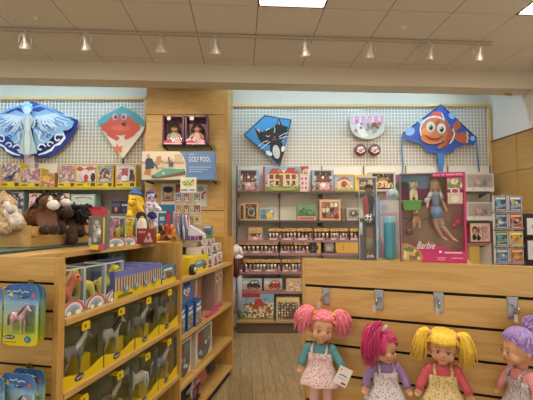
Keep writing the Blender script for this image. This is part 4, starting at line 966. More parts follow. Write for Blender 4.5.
e, K, c = kite('large dark blue fairy kite with swirling pale wings, left wall', [(32, 101), (56, 110), (78.5, 120.5), (76, 130), (68, 143), (57, 153), (49, 157.5), (42, 158), (32, 156), (22, 158), (14, 157.5), (7, 153), (-4, 143), (-12, 130), (-14.5, 120.5), (8, 110)], KL, NAVY, fairy, [((32, 101), (32, 157)), ((32, 110), (76, 122)), ((32, 110), (-12, 122))])
mb = MB(); p = lambda x, y: K.q(x, y)
a = [(26, 156), (36, 156), (37, 163), (36, 170), (32, 176), (26, 176), (25, 168), (27, 162)]
mb.prism([(K.q(*q)[0], K.q(*q)[2]) for q in a], -.05, -.046, C('#b7a3ac', .6)); mb.build('tail', e)
def crab(K):
    TE = C('#3e8d92', .45); OR = C('#c8492c', .45); CR = C('#e4d5bf', .5)
    K.p([(99, 125), (113, 129), (123, 130), (134, 128), (145, 127), (142, 133), (124, 157), (123.5, 158), (110, 140)], CR)
    K.p([(98, 121), (103, 116), (122, 106.5), (136, 113), (145, 121), (144, 127), (138, 124), (128, 121), (122, 120), (112, 122), (104, 128), (98.5, 126)], TE)
    K.e(121, 127.5, 20, 8, OR); K.e(121, 122, 13, 7, OR); K.e(121, 128, 10, 3, C('#da6544'))
    K.p([(104, 128), (108, 136), (117, 141), (120, 138), (113, 133)], OR); K.p([(140, 128), (134, 136), (126, 140), (124, 137), (131, 132)], OR)
    for s in (-1, 1):
        K.e(121+s*4.5-1, 117, 3, 3.6, C('#d8a9a0')); K.e(121+s*4-1, 117.4, 1.7, 2.2, C('#35558a')); K.e(121+s*4-1, 117.6, .8, 1.1, DARK)
    K.e(124, 124.5, 2.4, 1.5, C('#4a1a18'))
    K.p([(117, 143), (119.5, 147), (124, 146), (121, 149.5), (123, 153), (119, 151), (116, 154), (116.5, 150), (113, 147.5), (117, 147)], C('#d2683c'))
e, K, c = kite('diamond kite with a red crab on a teal and cream ground, left wall', [(122, 106), (136, 113), (145.5, 121), (144, 129), (123.5, 158), (121.5, 158), (98, 125), (103, 115.5)], KL, C('#d9c9b0'), crab, [((122, 107), (122.5, 157)), ((99, 122), (145, 122))])
mb = MB(); q = K.q(123, 158); r_ = K.q(123, 163.5); mb.tube([(q[0], 0, q[2]), (r_[0], 0, r_[2])], .012, C('#2c3440'), 6); mb.build('tail', e)
BL = C('#2f86bc', .45)
def cat(K):
    BK = C('#1c1a1c', .6)
    K.l([(244, 135), (265, 115.8), (291, 120), (280, 164.5), (244, 135)], .7, C('#1d3f5c'))
    K.p([(254.5, 127.5), (262, 132), (270, 129), (276, 125), (279, 117.5), (282, 125), (288, 127), (287, 132), (284, 137), (281, 142), (276, 144.5), (269, 145), (262, 143.5), (258.5, 139)], BK)
    K.p([(256, 129), (260, 133), (259.5, 129.5)], C('#c99a9c')); K.p([(277.5, 124), (279, 120), (280, 125)], C('#b8868c'))
    K.p([(270, 144), (282, 142), (285, 150), (281, 162), (278, 164.5), (272, 158), (270, 150)], BK); K.e(276.3, 152, 3.6, 7, C('#c4c4c2'), -.15)
    K.p([(272, 158), (279, 159), (281, 162), (278, 164.5)], BK)
    K.e(269, 153.5, 3.5, 2.2, C('#d8d8d6'), .5); K.e(283, 149, 1.8, 3, C('#d8d8d6'), .2)
    for pts in (((266, 131), (268, 129), (270, 129)), ((274, 127), (275, 130), (274, 133)), ((258, 147), (264, 142), (268, 141)), ((260, 150), (266, 145), (270, 142)), ((279, 139), (285, 137), (289, 137)), ((279, 137), (284, 134), (288, 133)), ((266, 136), (268, 137), (270, 136))): K.l(pts, .35, C('#d9d4c8'))
    K.p([(273.5, 137), (275.5, 136.5), (274.8, 138.5)], C('#b5606c')); K.l([(272, 140.5), (274.5, 139), (276.5, 140.5)], .3, C('#b5606c'))
e, K, c = kite('bright blue kite with a black cat, middle wall', [(264.5, 115), (291.8, 119.5), (280.5, 165.5), (278, 165.5), (243.5, 134.5)], KY, BL, cat, [((265, 116), (280, 164)), ((244, 135), (291, 120))])
mb = MB(); q = K.q(279.5, 165); r_ = K.q(279.5, 170); mb.tube([(q[0], 0, q[2]), (r_[0], 0, r_[2])], .015, C('#222'+'222'), 6); mb.build('tail', e)
FB = C('#2b52a8', .45)
def fish(K):
    O = C('#c97444', .45); OD = C('#ab5633', .45); W_ = C('#e8e4dc'); PB = C('#8fb4dc')
    K.l([(402.5, 134), (441, 104.8), (476.5, 138)], .7, C('#14234c'))
    K.e(410, 131.5, 5, 4, PB, -.5); K.e(421, 121.5, 2.8, 2.2, PB, -.5); K.e(451.5, 116, 3.6, 2.6, PB, .8); K.e(472.5, 138.5, 2.4, 2.6, PB)
    K.p([(455, 133), (461, 126), (458, 119), (455, 123), (452, 126)], OD)   # upper fin
    K.p([(449, 134), (458, 133), (463, 132), (468, 133), (469, 138), (466, 144), (460, 143), (454, 139), (450, 142)], OD)
    K.l([(466, 132), (467.5, 134), (466, 136), (468, 138), (466.5, 140), (467, 143)], .5, W_)
    K.p([(429, 117), (433, 112), (440, 111.5), (442, 116), (436, 120)], C('#cf5434'))
    K.e(434, 130, 15, 14, W_); K.e(434.5, 130.5, 14, 13, O, .1)
    K.l([(441, 113), (444, 120), (448.5, 126), (449.5, 134), (447, 141), (441, 147)], [.4, .8, .9, .9, .8, .3], W_)
    K.p([(443, 118), (448, 124), (452, 132), (449, 140), (443, 147), (438, 149.5), (436, 147), (443, 143), (447, 134)], OD)
    K.l([(452, 129), (454, 134), (452, 140), (449, 144)], .6, W_)
    K.e(430, 139, 10, 5.5, O, .2); K.e(427, 131.5, 6, 4, C('#e08a50'))
    for x, y in ((430, 127), (440.5, 129)):
        K.e(x, y, 4.4, 5.2, C('#d8d5cc')); K.e(x+.2, y+1, 2.2, 2.8, C('#4d6a44')); K.e(x+.2, y+1.2, 1.3, 1.8, DARK); K.e(x-.6, y-.2, .6, .7, WHITE)
    K.l([(424, 135.5), (429, 139), (436, 140), (442, 136.5)], [.3, .8, .9, .3], C('#6e2420'))
    K.e(437, 122, 2.5, .7, C('#a8482c'), -.4)
    for i in range(5): K.l([(441+i*.8, 148-i*.2), (444+i*1.2, 145-i*.8)], .25, C('#8a3d26'))
e, K, c = kite('wide blue delta kite with a smiling orange striped fish, middle wall', [(402, 134.5), (441, 104), (477, 138.5), (474, 145), (466, 144.5), (456, 147.5), (452, 152.5), (441, 153.5), (427, 152.5), (423, 146), (418, 142.5), (409, 141), (403.5, 137.5)], KY, FB, fish, [((441, 105), (441, 152)), ((403, 135), (476, 139))])
mb = MB(); 
a = [(436.5, 153), (444, 153), (443.5, 162), (442.5, 172), (438.5, 172), (437.5, 162)]
mb.prism([(K.q(*q)[0], K.q(*q)[2]) for q in a], -.02, -.017, C('#3f78b8', .5)); mb.build('tail', e)
for pts in (((402.3, 136), (401.5, 150), (402.5, 166), (401.8, 178)), ((475.8, 140), (477.5, 155), (478.5, 172))):
    mb = MB(); q = [K.q(*v) for v in pts]; mb.tube([(v[0], -.01+.01*sin(i*2), v[2]) for i, v in enumerate(q)], .011, C('#4a84b4', .5), 6); mb.build('tail_ribbon', e)
# half round pink play set pack and two small round packs
def halfround(K):
    K.p([(351, 117), (382.5, 116.5), (382, 124), (351, 125)], C('#d695b0')); 
    for i in range(5): K.p([(352+i*6.3, 117), (354.5+i*6.3, 117), (354.5+i*6.3, 124), (352+i*6.3, 124)], C('#e8bccb'))
    K.e(366.8, 124, 5, 5, C('#c9b0b4')); K.p([(357, 124), (360, 124), (368, 137), (361, 138), (356, 131)], C('#e3e1da'))
    r = random.Random(3)
    for i in range(16): K.e(r.uniform(354, 380), r.uniform(122, 134), 1.6, 1.4, C(r.choice(['#8a5a48', '#c9a8a0', '#b0607c', '#7c94a8', '#d8c8c4'])))
    K.e(373, 126, 3, 2.4, C('#7c4a38')); K.e(378, 125, 2, 1.8, C('#9c6a50'))
pts = [(350, 116.5), (383.5, 116), (384, 127)]+[(367+17*cos(a), 127+12.5*sin(a)) for a in [pi*i/12 for i in range(1, 12)]]+[(350, 127)]
e = empty('playset_pack', pix(367, 128, KY), 0, 'half round pink and white toy pack hanging on the wire grid', 'toy pack'); cc = pix(367, 128, KY)
mb = MB(); K = kart(e, KY, cc.x, cc.z)(mb, -.035); K.k = 0; q = [K.q(*p) for p in pts]; mb.prism([(v[0], v[2]) for v in q], -.035, .03, C('#bfc9bb', .4)); K.k = 1; halfround(K); mb.build('carton', e)
MB().tube([(0, .06, .17), (0, .0, .17), (0, -.02, .18)], .006, CHROME, 6).build('hook', e)
for k, px in enumerate((360.3, 374.5)):
    c = pix(px, 150, KY); e = empty('playset_pack', c, 0, ['round brown and pink pack on the wire grid, left of the pair', 'round brown and pink pack on the wire grid, right of the pair'][k], 'toy pack', 'small round packs on the wire grid')
    mb = MB(); K = kart(e, KY, c.x, c.z)(mb, -.03); mb.lathe([(0, -.03), (.085, -.028), (.09, -.02), (.09, .02), (0, .03)], C('#5a3538', .4), 20, axis=1)
    K.e(px, 150, 4.8, 3.6, C('#8a5a5c')); K.e(px-1.5, 149, 1.8, 1.8, C('#d8b4ac')); K.e(px+2, 151, 1.6, 1.4, C('#c998a0')); K.e(px+1, 148, 1.2, 1, C('#e4dcd4')); K.e(px-2, 152, 1.3, 1, C('#3c2426')); K.l([(px-4, 151), (px, 153.5), (px+4, 151)], .5, C('#e0d4cc'))
    mb.build('carton', e); MB().tube([(0, .06, .07), (0, .0, .07), (0, -.02, .08)], .006, CHROME, 6).build('hook', e)

# ---- pillar: glass shelves, doll boxes, pool game
def pshelf(px0, px1, py, Y, label):
    a = pix(px0, py, Y); b_ = pix(px1, py, Y); e = empty('glass_shelf', ((a.x+b_.x)/2, Y, a.z), 0, label, 'shelf', 'glass shelves on the pillar'); hw = (b_.x-a.x)/2
    MB().box(-hw, hw, 0, PY-Y, -.01, 0, clear('shelf_glass', (.82, .9, .86), .25)).build('glass', e)
    for s in (-1, 1): MB().box(s*(hw-.06)-.006, s*(hw-.06)+.006, .02, PY-Y-.002, -.03, -.011, DARK).build('bracket', e)
    return a.z
z1 = pshelf(158, 214, 144.5, 5.08, 'upper glass shelf on the wood pillar under the doll boxes')
z2 = pshelf(141, 218, 179.5, 5.0, 'lower glass shelf on the wood pillar under the pool game')
PUR = C('#5e2a52', .4)
for k, (a, b_) in enumerate(((162.2, 184), (185, 207.7))):
    pa = pix(a, 130, 5.1); pb = pix(b_, 130, 5.1); w_ = pb.x-pa.x; h = pix(185, 115.5, 5.1).z-z1
    e = empty('doll_box', ((pa.x+pb.x)/2, 5.1, z1+.001), 0, ['purple window box with a doll in pale green on the pillar shelf', 'purple window box with a doll in pale pink on the pillar shelf'][k], 'doll box', 'purple doll boxes')
    mb = MB(); d = .16; mb.box(-w_/2, w_/2, d-.004, d, 0, h, printed('dollback', ['#6c3848', '#4c2438', '#8c5468', '#5c3040'], 22)); mb.box(-w_/2, -w_/2+.02, 0, d, 0, h, PUR); mb.box(w_/2-.02, w_/2, 0, d, 0, h, PUR); mb.box(-w_/2, w_/2, 0, d, 0, .03, PUR); mb.box(-w_/2, w_/2, 0, d, h-.02, h, PUR)
    A = Art(mb, -w_/2, w_/2, -.0005, 0, h, .001); A.e(.25, .1, .2, .06, C('#c4405c')); A.e(.7, .12, .18, .08, C('#d9a0ac')); A.r(.08, .02, .9, .06, C('#e0b8c4')); A.e(.3, .9, .1, .07, C('#d8ccc4')); mb.build('carton', e)
    MB().poly([(-w_/2+.02, .001, .03), (w_/2-.02, .001, .03), (w_/2-.02, .001, h-.02), (-w_/2+.02, .001, h-.02)], CLEAR).build('window', e)
    mb = MB(); mb.tube([(0, .08, .04), (0, .08, .1), (0, .08, .17)], [.07, .06, .035], C('#a9b8a4' if k == 0 else '#d9b8b0', .8), 12)
    for s in (-1, 1): mb.tube([(s*.03, .07, .16), (s*.075, .05, .12), (s*.085, .03, .08)], [.02, .018, .014], C('#c9987c', .6), 8)
    dl = mb.build('doll', e)
    mb = MB(); mb.ell((0, .08, .225), (.048, .044, .05), C('#c08f76', .5)); mb.ell((0, .095, .252), (.062, .062, .046), C('#2c1a16', .6)); 
    for s in (-1, 1): mb.ell((s*.055, .08, .21), (.026, .034, .05), C('#2c1a16', .6)); mb.ell((s*.018, .04, .228), (.006, .005, .007), DARK, 8, 6)
    mb.build('head', dl)
# pool game
pa = pix(142, 165, 5.02); pb = pix(214.8, 165, 5.02); w_ = pb.x-pa.x; h = pix(178, 151.5, 5.02).z-z2
def a_pool(A):
    BLU = C('#5f80b2', .4)
    A.r(0, 0, 1, 1, BLU); A.p([(0, 0), (.6, 0), (.61, .35), (.59, .7), (.54, .92), (.5, 1), (0, 1)], C('#cfc3ae', .4)); A.p([(0, .62), (.3, .72), (.5, .74), (.58, .74), (.54, .92), (.5, 1), (0, 1)], C('#d9cdb8', .4)); A.r(.0, .55, .58, .64, C('#a89478'))
    A.p([(.18, .5), (.2, .82), (.26, .84), (.28, .5)], C('#b58a6c')); A.r(.36, .6, .38, .8, C('#5a4a40')); A.r(.45, .62, .56, .9, C('#bcae98'))
    A.p([(.13, .14), (.58, .38), (.6, .28), (.6, .16), (.22, .03), (.14, .04)], C('#6a5a44')); A.p([(.15, .16), (.32, .4), (.57, .36), (.59, .3), (.22, .08)], C('#5f9a86', .5))
    A.e(.3, .22, .012, .03, WHITE); A.e(.42, .28, .01, .025, C('#c03c30'))
    # standing player and two onlookers
    A.p([(.05, .35), (.05, .7), (.09, .78), (.15, .72), (.17, .4)], C('#33405c')); A.e(.09, .84, .025, .07, C('#c9987c')); A.p([(.03, .2), (.06, .36), (.13, .36), (.12, .15)], C('#b0764c')); A.line([(.12, .62), (.2, .5), (.22, .36)], .02, C('#33405c'))
    A.e(.28, .62, .02, .05, C('#b98060')); A.r(.25, .42, .31, .58, C('#c4b8a8')); A.e(.4, .66, .018, .045, C('#b98060')); A.r(.37, .46, .43, .62, C('#4d5a6c'))
    A.t('GOLF POOL', .645, .62, .19, C('#dfe4e6', .4), .3); A.r(.65, .87, .72, .9, C('#a9bcd8'))
    for i, ww in enumerate((.3, .26, .18)): A.r(.65, .42-i*.08, .65+ww, .445-i*.08, C('#a9bcd8'))
carton('game_box', 'wide GOLF POOL game box with a green table picture, on the pillar shelf', 'game box', None, ((pa.x+pb.x)/2, 5.02, z2+.001), 0, w_, .14, h, '#6d8fc0', a_pool, step=.001)
# posters on the pillar
def poster(px0, px1, py0, py1, label, art, Y=PY-.012):
    a = pix(px0, py1, Y); b_ = pix(px1, py0, Y); return carton('poster', label, 'poster', 'printed cards on the pillar', ((a.x+b_.x)/2, Y, a.z), 0, b_.x-a.x, .01, b_.z-a.z, '#d8d0c0', art, step=.001)
def a_face(A): A.r(0, 0, 1, 1, C('#d9d0be')); A.r(.08, .16, .92, .88, C('#a89a90')); A.e(.5, .45, .3, .24, C('#c99a72')); A.e(.5, .72, .36, .16, C('#332c2c')); A.e(.36, .52, .1, .06, WHITE); A.e(.64, .52, .1, .06, WHITE); A.e(.38, .52, .04, .035, DARK); A.e(.62, .52, .04, .035, DARK); A.p([(.3, .36), (.7, .36), (.6, .28), (.4, .28)], C('#8a2f2a')); A.r(.08, .16, .92, .2, C('#a83a34'))
poster(161, 175, 184, 204.5, 'small poster of a cartoon face with black hair, on the pillar', a_face)
poster(196.3, 207.2, 184.5, 206.5, 'cream poster with a red spoon shape, on the pillar behind the card rack', lambda A: A.r(.02, .02, .98, .98, C('#d5cfc0')).e(.4, .8, .3, .12, C('#9aa39c')).line([(.2, .35), (.55, .55), (.9, .68)], .045, C('#b8443a')).e(.45, .42, .26, .1, C('#b8443a')))
poster(175.5, 183, 183.5, 198, 'dark red card on the pillar, half behind the yellow sign', lambda A: A.r(.05, .05, .95, .95, C('#8e2f2c')).e(.5, .5, .3, .3, C('#a8504a')))
# ================================================================ blister packs on the end panel
def blister_pack(off, px, py, w, h, col, label, n=0):
    a, z = GE.at(px, py, off)     # px,py = lower right corner of the card
    e = empty('blister_pack', GE.w(a-w/2, off, z), GE.ang, label, 'toy pack', 'hanging blister packs with small model horses')
    mb = MB(); rr = .03; pts = []
    for cx, cz, a0 in ((w/2-rr, rr, -90), (w/2-rr, h-rr*1.3, 0), (-w/2+rr, h-rr*1.3, 90), (-w/2+rr, rr, 180)):
        for i in range(7): t = R(a0+i*15); k = rr*1.3 if cz > h/2 else rr; pts.append((cx+rr*cos(t), cz+k*sin(t)))
    card = grad('horse_card', [(.0, '#d8c41a'), (.12, '#c9c83a'), (.3, '#a9c25a'), (.5, '#b4cfae'), (.68, '#9dc0d4'), (.82, '#4f86c4'), (1, '#2c5aa8')], 0, .235)
    mb.prism(pts, -.001, .001, card, C('#9fae3c')); A = Art(mb, -w/2, w/2, -.001, 0, h, .0003)
    A.p([(.02, .02), (.98, .02), (.98, .1), (.02, .1)], C('#dcc420')); A.r(.05, .045, .4, .062, C('#8c8a28'))
    A.e(.2, .135, .16, .035, C('#26284a')); A.t('BREYER', .08, .12, .03, WHITE, .24); A.e(.72, .11, .1, .055, C('#2f7f8c')); A.t('1', .7, .085, .05, WHITE)
    A.e(.84, .83, .055, .035, C('#cf6a34')); A.e(.45, .86, .38, .08, C('#3663a8')); A.e(.3, .8, .14, .045, C('#5c8fc8')); A.e(.22, .84, .05, .03, C('#e0d87c')); A.e(.5, .8, .04, .025, C('#d8d070'))
    A.line([(.1, .87), (.18, .91), (.24, .86), (.3, .9), (.4, .89), (.48, .92), (.55, .87), (.62, .9), (.74, .88)], .008, C('#d8e0a0')); A.line([(.12, .82), (.2, .85), (.28, .81)], .009, C('#e0dc80')); A.line([(.45, .8), (.55, .79), (.68, .8)], .01, C('#18305c')); mb.build('card', e)
    m = C(col, .3, .35)
    add_horse(e, 'horse', m, '#8a5a6c' if n == 0 else '#4c3a34', .1, (0, -.015, .055), 1)
    bl = MB(); bl.box(-w*.42, w*.42, -.032, -.001, h*.22, h*.68, CLEAR); bl.build('blister', e)
blister_pack(-.035, 44.5, 343, .155, .235, '#c9c0b4', 'rearmost card of the upper horse pack stack on the end panel', 1)
blister_pack(-.07, 42, 344, .155, .235, '#8a7a68', 'middle card of the upper horse pack stack on the end panel', 1)
blister_pack(-.11, 37.5, 347, .158, .235, '#e0b4c4', 'front card with a shiny pink toy horse, upper stack on the end panel')
blister_pack(-.10, 1.2, 345, .155, .235, '#a89c8c', 'horse card at the picture edge, left of the pink horse card', 1)
blister_pack(-.035, 44, 430, .155, .235, '#c4bfb4', 'rear card of the lower horse pack stack on the end panel', 1)
blister_pack(-.11, 33.5, 438, .155, .235, '#b8b8b0', 'front card of the lower horse pack stack on the end panel', 1)
blister_pack(-.13, 3.0, 440, .12, .235, '#b8b8b0', 'lowest left horse card at the corner of the picture', 1)
def peg(F, px, py, label, L_=.13):
    a, z = F.at(px, py, 0); e = empty('display_hook', F.w(a, 0, z), F.ang, label, 'hook', 'hooks on the slatwall')
    MB().box(-.014, .014, -.003, .0, -.02, .02, CHROME).build('plate', e); MB().tube([(0, -.002, 0), (0, -L_*.6, -.002), (0, -L_, .002), (0, -L_-.01, .012)], .0028, CHROME, 8).build('prong', e)
peg(GE, 31, 284.5, 'chrome prong hook that carries the upper horse card stack')
peg(GE, 30, 368, 'chrome prong hook that carries the lower horse card stack')
# ================================================================ on top of the left gondola
def onz(px, py, z):
    r = ray(px, py); k = (z-CZ)/r.z; return Vector((r.x*k, r.y*k, z))
# ribbed blue-green mat
c1 = onz(31, 250, TOP); c2 = onz(90, 243.8, TOP)
dr = (c2-c1).normalized(); an = math.atan2(dr.y, dr.x); Lc = (c2-c1).length; pn = Vector((-dr.y, dr.x, 0))
o = MB(); 
for i in range(-14, 28): o.box(-.02+i*.022, -.001+i*.022, -.06, .55, .0, .012, C('#4f665b', .8)); 
o.box(-.328, .615, -.06, .55, 0, .006, C('#3f5249', .8))
o = o.build('ribbed_mat', None, c1-pn*0+Vector((0, 0, .001)), an); tag(o, 'ribbed blue-green mat under the wooden plush crate', 'mat')
# crate (local x runs away along dr, y into the gondola)
CH = .112
e = empty('wooden_crate', c1+Vector((0, 0, .014)), an, 'slatted honey wood crate full of brown plush horses', 'crate'); cw = .42
CRATE = e
for z0, z1 in ((.0, .046), (.062, CH)):
    MB().box(0, Lc, 0, .012, z0, z1, WOOD).build('slat_board', e, bevel=.002); MB().box(0, Lc, cw-.012, cw, z0, z1, WOOD).build('slat_board', e)
MB().box(-.012, .0, -.0, cw, .0, CH+.005, WOODY).build('end_board', e, bevel=.002); MB().box(Lc, Lc+.012, 0, cw, 0, CH, WOODY).build('end_board', e, bevel=.002)
MB().box(.0, Lc, .012, cw-.012, 0, .012, WOOD).build('bottom', e)
def PL(px, py, Y): return pix(px, py, Y)
def plush_thing(name, label, cat, Y, shapes, mat, paint=None, extra=(), vox=.007, group=None):
    "shapes given in photo position + distance; radii in metres"
    c = PL(*shapes[0][1][:2], shapes[0][1][2]); root = Vector((c.x, c.y, c.z-.1))
    S = []
    for q in shapes:
        if q[0] == 'e': S.append(('e', PL(*q[1])-root, q[2])+tuple(q[3:]))
        else: S.append(('c', PL(*q[1])-root, PL(*q[2])-root, q[3], q[4]))
    e = empty(name, root, 0, label, cat, group)
    link_mesh('body', blob('plush_body', S, vox, mat, 3, paint), e)
    for nm, m, items in extra:
        mb = MB()
        for q in items:
            if q[0] == 'e': mb.ell(PL(*q[1])-root, q[2], m, 12, 8)
            elif q[0] == 'f':       # furry tuft field
                r = random.Random(int(q[1][0])); p0 = PL(*q[1])-root; p1 = PL(*q[2])-root
                for i in range(q[4]):
                    b_ = p0.lerp(p1, r.random())+Vector((r.uniform(-1, 1), r.uniform(-1, 1), r.uniform(-.5, .8)))*q[3]*.5
                    d = Vector((r.uniform(-1, 1), r.uniform(-1, .3), r.uniform(-1.2, .6)))*q[3]; mb.tube([b_, b_+d*.6, b_+d+Vector((0, 0, -q[3]*.5))], [q[3]*.22, q[3]*.18, q[3]*.04], m, 5)
            else: mb.tube([PL(*p)-root for p in q[1]], q[2], m, 8)
        mb.build(nm, e)
    return e
BR = plush('brown_plush', '#4c2a12', '#754520'); BR2 = plush('dark_brown_plush', '#3a2012', '#5c3620'); BKP = plush('black_plush', '#121010', '#2c2624'); WP = plush('white_plush', '#d4ccc0', '#f2eee6')
CRM = plush('cream_plush', '#94744c', '#c9b088'); HOOF = plush('hoof_plush', '#2c1e16', '#4a3424')
plush_thing('plush_horse', 'brown plush horse with a white muzzle, left one in the crate', 'plush toy', 2.5,
  [('e', (40, 218, 2.45), (.1, .09, .075)), ('e', (30, 224, 2.45), (.075, .08, .06)), ('c', (44, 215, 2.42), (48, 207, 2.4), .06, .045), ('e', (48, 202, 2.38), (.05, .045, .04)), ('c', (48, 202, 2.38), (53, 205, 2.33), .035, .03),
   ('c', (42, 218, 2.38), (45, 228, 2.26), .035, .03), ('c', (50, 216, 2.36), (53, 228, 2.25), .033, .03), ('c', (46, 199, 2.4), (45, 194, 2.4), .016, .008), ('c', (25, 224, 2.45), (24, 232, 2.42), .05, .04)], BR, None,
  (('muzzle', WP, [('e', (53.5, 205, 2.31), (.034, .034, .03)), ('e', (50.5, 199.5, 2.335), (.012, .012, .022))]), ('mane', BKP, [('f', (46, 196, 2.42), (38, 208, 2.42), .045, 60), ('f', (50, 195, 2.4), (46, 197, 2.4), .03, 14)]),
   ('hooves', HOOF, [('e', (45.5, 229.5, 2.24), (.034, .034, .03)), ('e', (53.3, 229.5, 2.23), (.033, .034, .03))]), ('tail', BKP, [('f', (22, 224, 2.4), (18, 230, 2.36), .05, 40)]),
   ('eyes', DARK, [('e', (50.5, 202.5, 2.325), (.006,)*3), ('e', (46.5, 203, 2.35), (.006,)*3)])), group='brown plush horses in the crate')
plush_thing('plush_horse', 'brown plush horse with a white muzzle, middle one in the crate', 'plush toy', 2.6,
  [('e', (60, 218, 2.62), (.085, .1, .09)), ('c', (62, 214, 2.6), (64, 205, 2.56), .06, .045), ('e', (62.5, 202, 2.54), (.048, .045, .04)), ('c', (62.5, 202, 2.54), (65.5, 203.5, 2.48), .034, .03), ('c', (58, 219, 2.56), (61, 230, 2.42), .034, .032),
   ('c', (64, 215, 2.55), (66, 212, 2.44), .035, .03), ('e', (54, 222, 2.66), (.07, .08, .07)), ('c', (59, 199, 2.56), (58, 194.5, 2.56), .015, .008)], BR2, None,
  (('muzzle', WP, [('e', (65.8, 203, 2.46), (.033, .033, .028)), ('e', (62.5, 199, 2.5), (.011, .011, .02))]), ('mane', BKP, [('f', (60, 196, 2.58), (54, 205, 2.6), .04, 45), ('f', (68, 208, 2.6), (71, 214, 2.6), .04, 34)]),
   ('hooves', HOOF, [('e', (67.3, 212.5, 2.42), (.036, .036, .034)), ('e', (61.5, 229, 2.4), (.033, .034, .03))]), ('eyes', DARK, [('e', (64, 201.5, 2.475), (.006,)*3), ('e', (60, 201.5, 2.49), (.006,)*3)])), group='brown plush horses in the crate')
plush_thing('plush_horse', 'dark brown plush horse with a bushy black mane, facing right', 'plush toy', 2.75,
  [('e', (72, 222, 2.72), (.08, .09, .085)), ('c', (74, 219, 2.7), (79, 214, 2.68), .06, .05), ('e', (82, 214.5, 2.66), (.055, .05, .045)), ('c', (83, 215, 2.66), (89.5, 220, 2.6), .04, .028), ('c', (71, 224, 2.62), (72, 237, 2.46), .038, .034),
   ('c', (78, 224, 2.68), (80, 231, 2.56), .038, .032), ('c', (81, 210, 2.68), (80, 205, 2.68), .015, .008)], BR2, None,
  (('muzzle', WP, [('e', (90.3, 221, 2.585), (.022, .022, .018))]), ('mane', BKP, [('f', (76, 209, 2.66), (84, 209, 2.64), .05, 80), ('f', (80, 212, 2.62), (87, 217, 2.6), .038, 50)]),
   ('hooves', HOOF, [('e', (72, 239.5, 2.44), (.036, .036, .034)), ('e', (80.3, 233, 2.54), (.033, .033, .03))]), ('eyes', DARK, [('e', (85, 214, 2.6), (.006,)*3)])), group='brown plush horses in the crate')
plush_thing('plush_dog', 'cream and tan plush animal with a paper tag, at the left end of the crate', 'plush toy', 2.2,
  [('e', (1, 219, 2.2), (.075, .07, .08)), ('e', (1, 203, 2.2), (.05, .05, .048)), ('c', (6, 202, 2.2), (10, 206, 2.16), .045, .035), ('c', (10, 214, 2.18), (19, 225, 2.16), .05, .038), ('c', (0, 224, 2.14), (4, 229, 2.1), .045, .04), ('c', (2, 197, 2.2), (4, 192, 2.2), .022, .012)], CRM, None,
  (('ruff', WP, [('f', (8, 203, 2.15), (14, 216, 2.14), .026, 90), ('e', (16, 220, 2.14), (.035, .035, .04)), ('e', (11, 212, 2.15), (.035, .035, .045))]), ('paper_tag', C('#cfc4bc', .5), [('t', [(6, 203, 2.08), (12, 212, 2.07)], .018)]), ('eyes', DARK, [('e', (3, 203, 2.11), (.007,)*3)])))
# ---- packs beside the ponies
def onbox(px0, px1, pyb, pyt, label, base, art, d=.1, name='toy_box', cat='toy box', z=None, rz=0, group=None):
    z = TOP if z is None else z
    c = onz((px0+px1)/2, pyb, z); a = pix(px0, pyb, c.y); b_ = pix(px1, pyb, c.y); h = pix((px0+px1)/2, pyt, c.y).z-z
    return carton(name, label, cat, group, c, rz, b_.x-a.x, d, h, base, art, step=.0008)
def a_dogs(A): A.r(0, 0, 1, 1, C('#6c6a64')); A.r(0, .86, 1, 1, C('#b0303a')); A.r(.76, .1, .86, .8, YEL); A.e(.35, .6, .24, .14, C('#b8aea4')); A.e(.18, .68, .06, .07, C('#8a7868')); A.e(.52, .68, .06, .07, C('#8a7868')); A.e(.28, .62, .03, .02, DARK); A.e(.42, .62, .03, .02, DARK); A.e(.35, .56, .05, .025, DARK); A.e(.38, .34, .26, .15, C('#9c9c90')); A.e(.26, .24, .1, .06, C('#c8c0b4')); A.e(.5, .26, .1, .06, C('#7c7466')); A.e(.4, .42, .1, .05, C('#c9c2b8')); A.r(0, 0, .5, .12, YEL); A.r(.5, 0, .95, .14, C('#c44a6c')); A.e(.55, .45, .1, .08, WHITE)
onbox(91.5, 106, 249.5, 210, 'tall grey toy pack with pale puppies and a yellow stripe', '#77756f', a_dogs, d=.1, rz=R(12))
onbox(80, 100, 243, 206.5, 'flat red-topped pack behind the bushy maned plush horse', '#a83440', lambda A: A.r(0, .6, 1, 1, C('#b4303c')).r(.05, .65, .95, .72, C('#d8a4a4')).e(.6, .8, .2, .08, C('#8c2430')), d=.08)
def a_red(A): A.r(0, 0, 1, 1, C('#8e2c2c')); A.p([(.4, .1), (.55, .5), (.65, .2), (.78, .55), (.95, .12)], C('#cfa39a')); A.r(.08, .7, .5, .85, C('#c4847c')); A.e(.72, .6, .08, .12, C('#d9b8a8'))
onbox(137, 153.5, 244, 228.5, 'dark red box with two pale dogs, in front of the penguin', '#8a2b2b', a_red, d=.14, rz=R(8))
PB_ = plush('penguin_black', '#17171b', '#2e2e34'); WB = onz(140, 241.5, TOP).y
plush_thing('plush_penguin', 'black and white plush penguin standing behind the dark red box', 'plush toy', 3.0,
  [('e', (141, 228, 3.15), (.06, .055, .1)), ('e', (141, 217, 3.15), (.042, .04, .045)), ('c', (136.5, 224, 3.15), (134.5, 234, 3.12), .02, .015), ('c', (145.5, 224, 3.15), (147, 234, 3.12), .02, .015)], PB_, None,
  (('belly', WP, [('e', (142, 226, 3.105), (.04, .02, .07))]), ('beak', C('#d8902c'), [('e', (142, 217, 3.105), (.012, .02, .008))])))
GF = plush('giraffe_plush', '#d0a01e', '#e8c840'); BLH = plush('blue_knit', '#2f4f8c', '#5c86c0', 90)
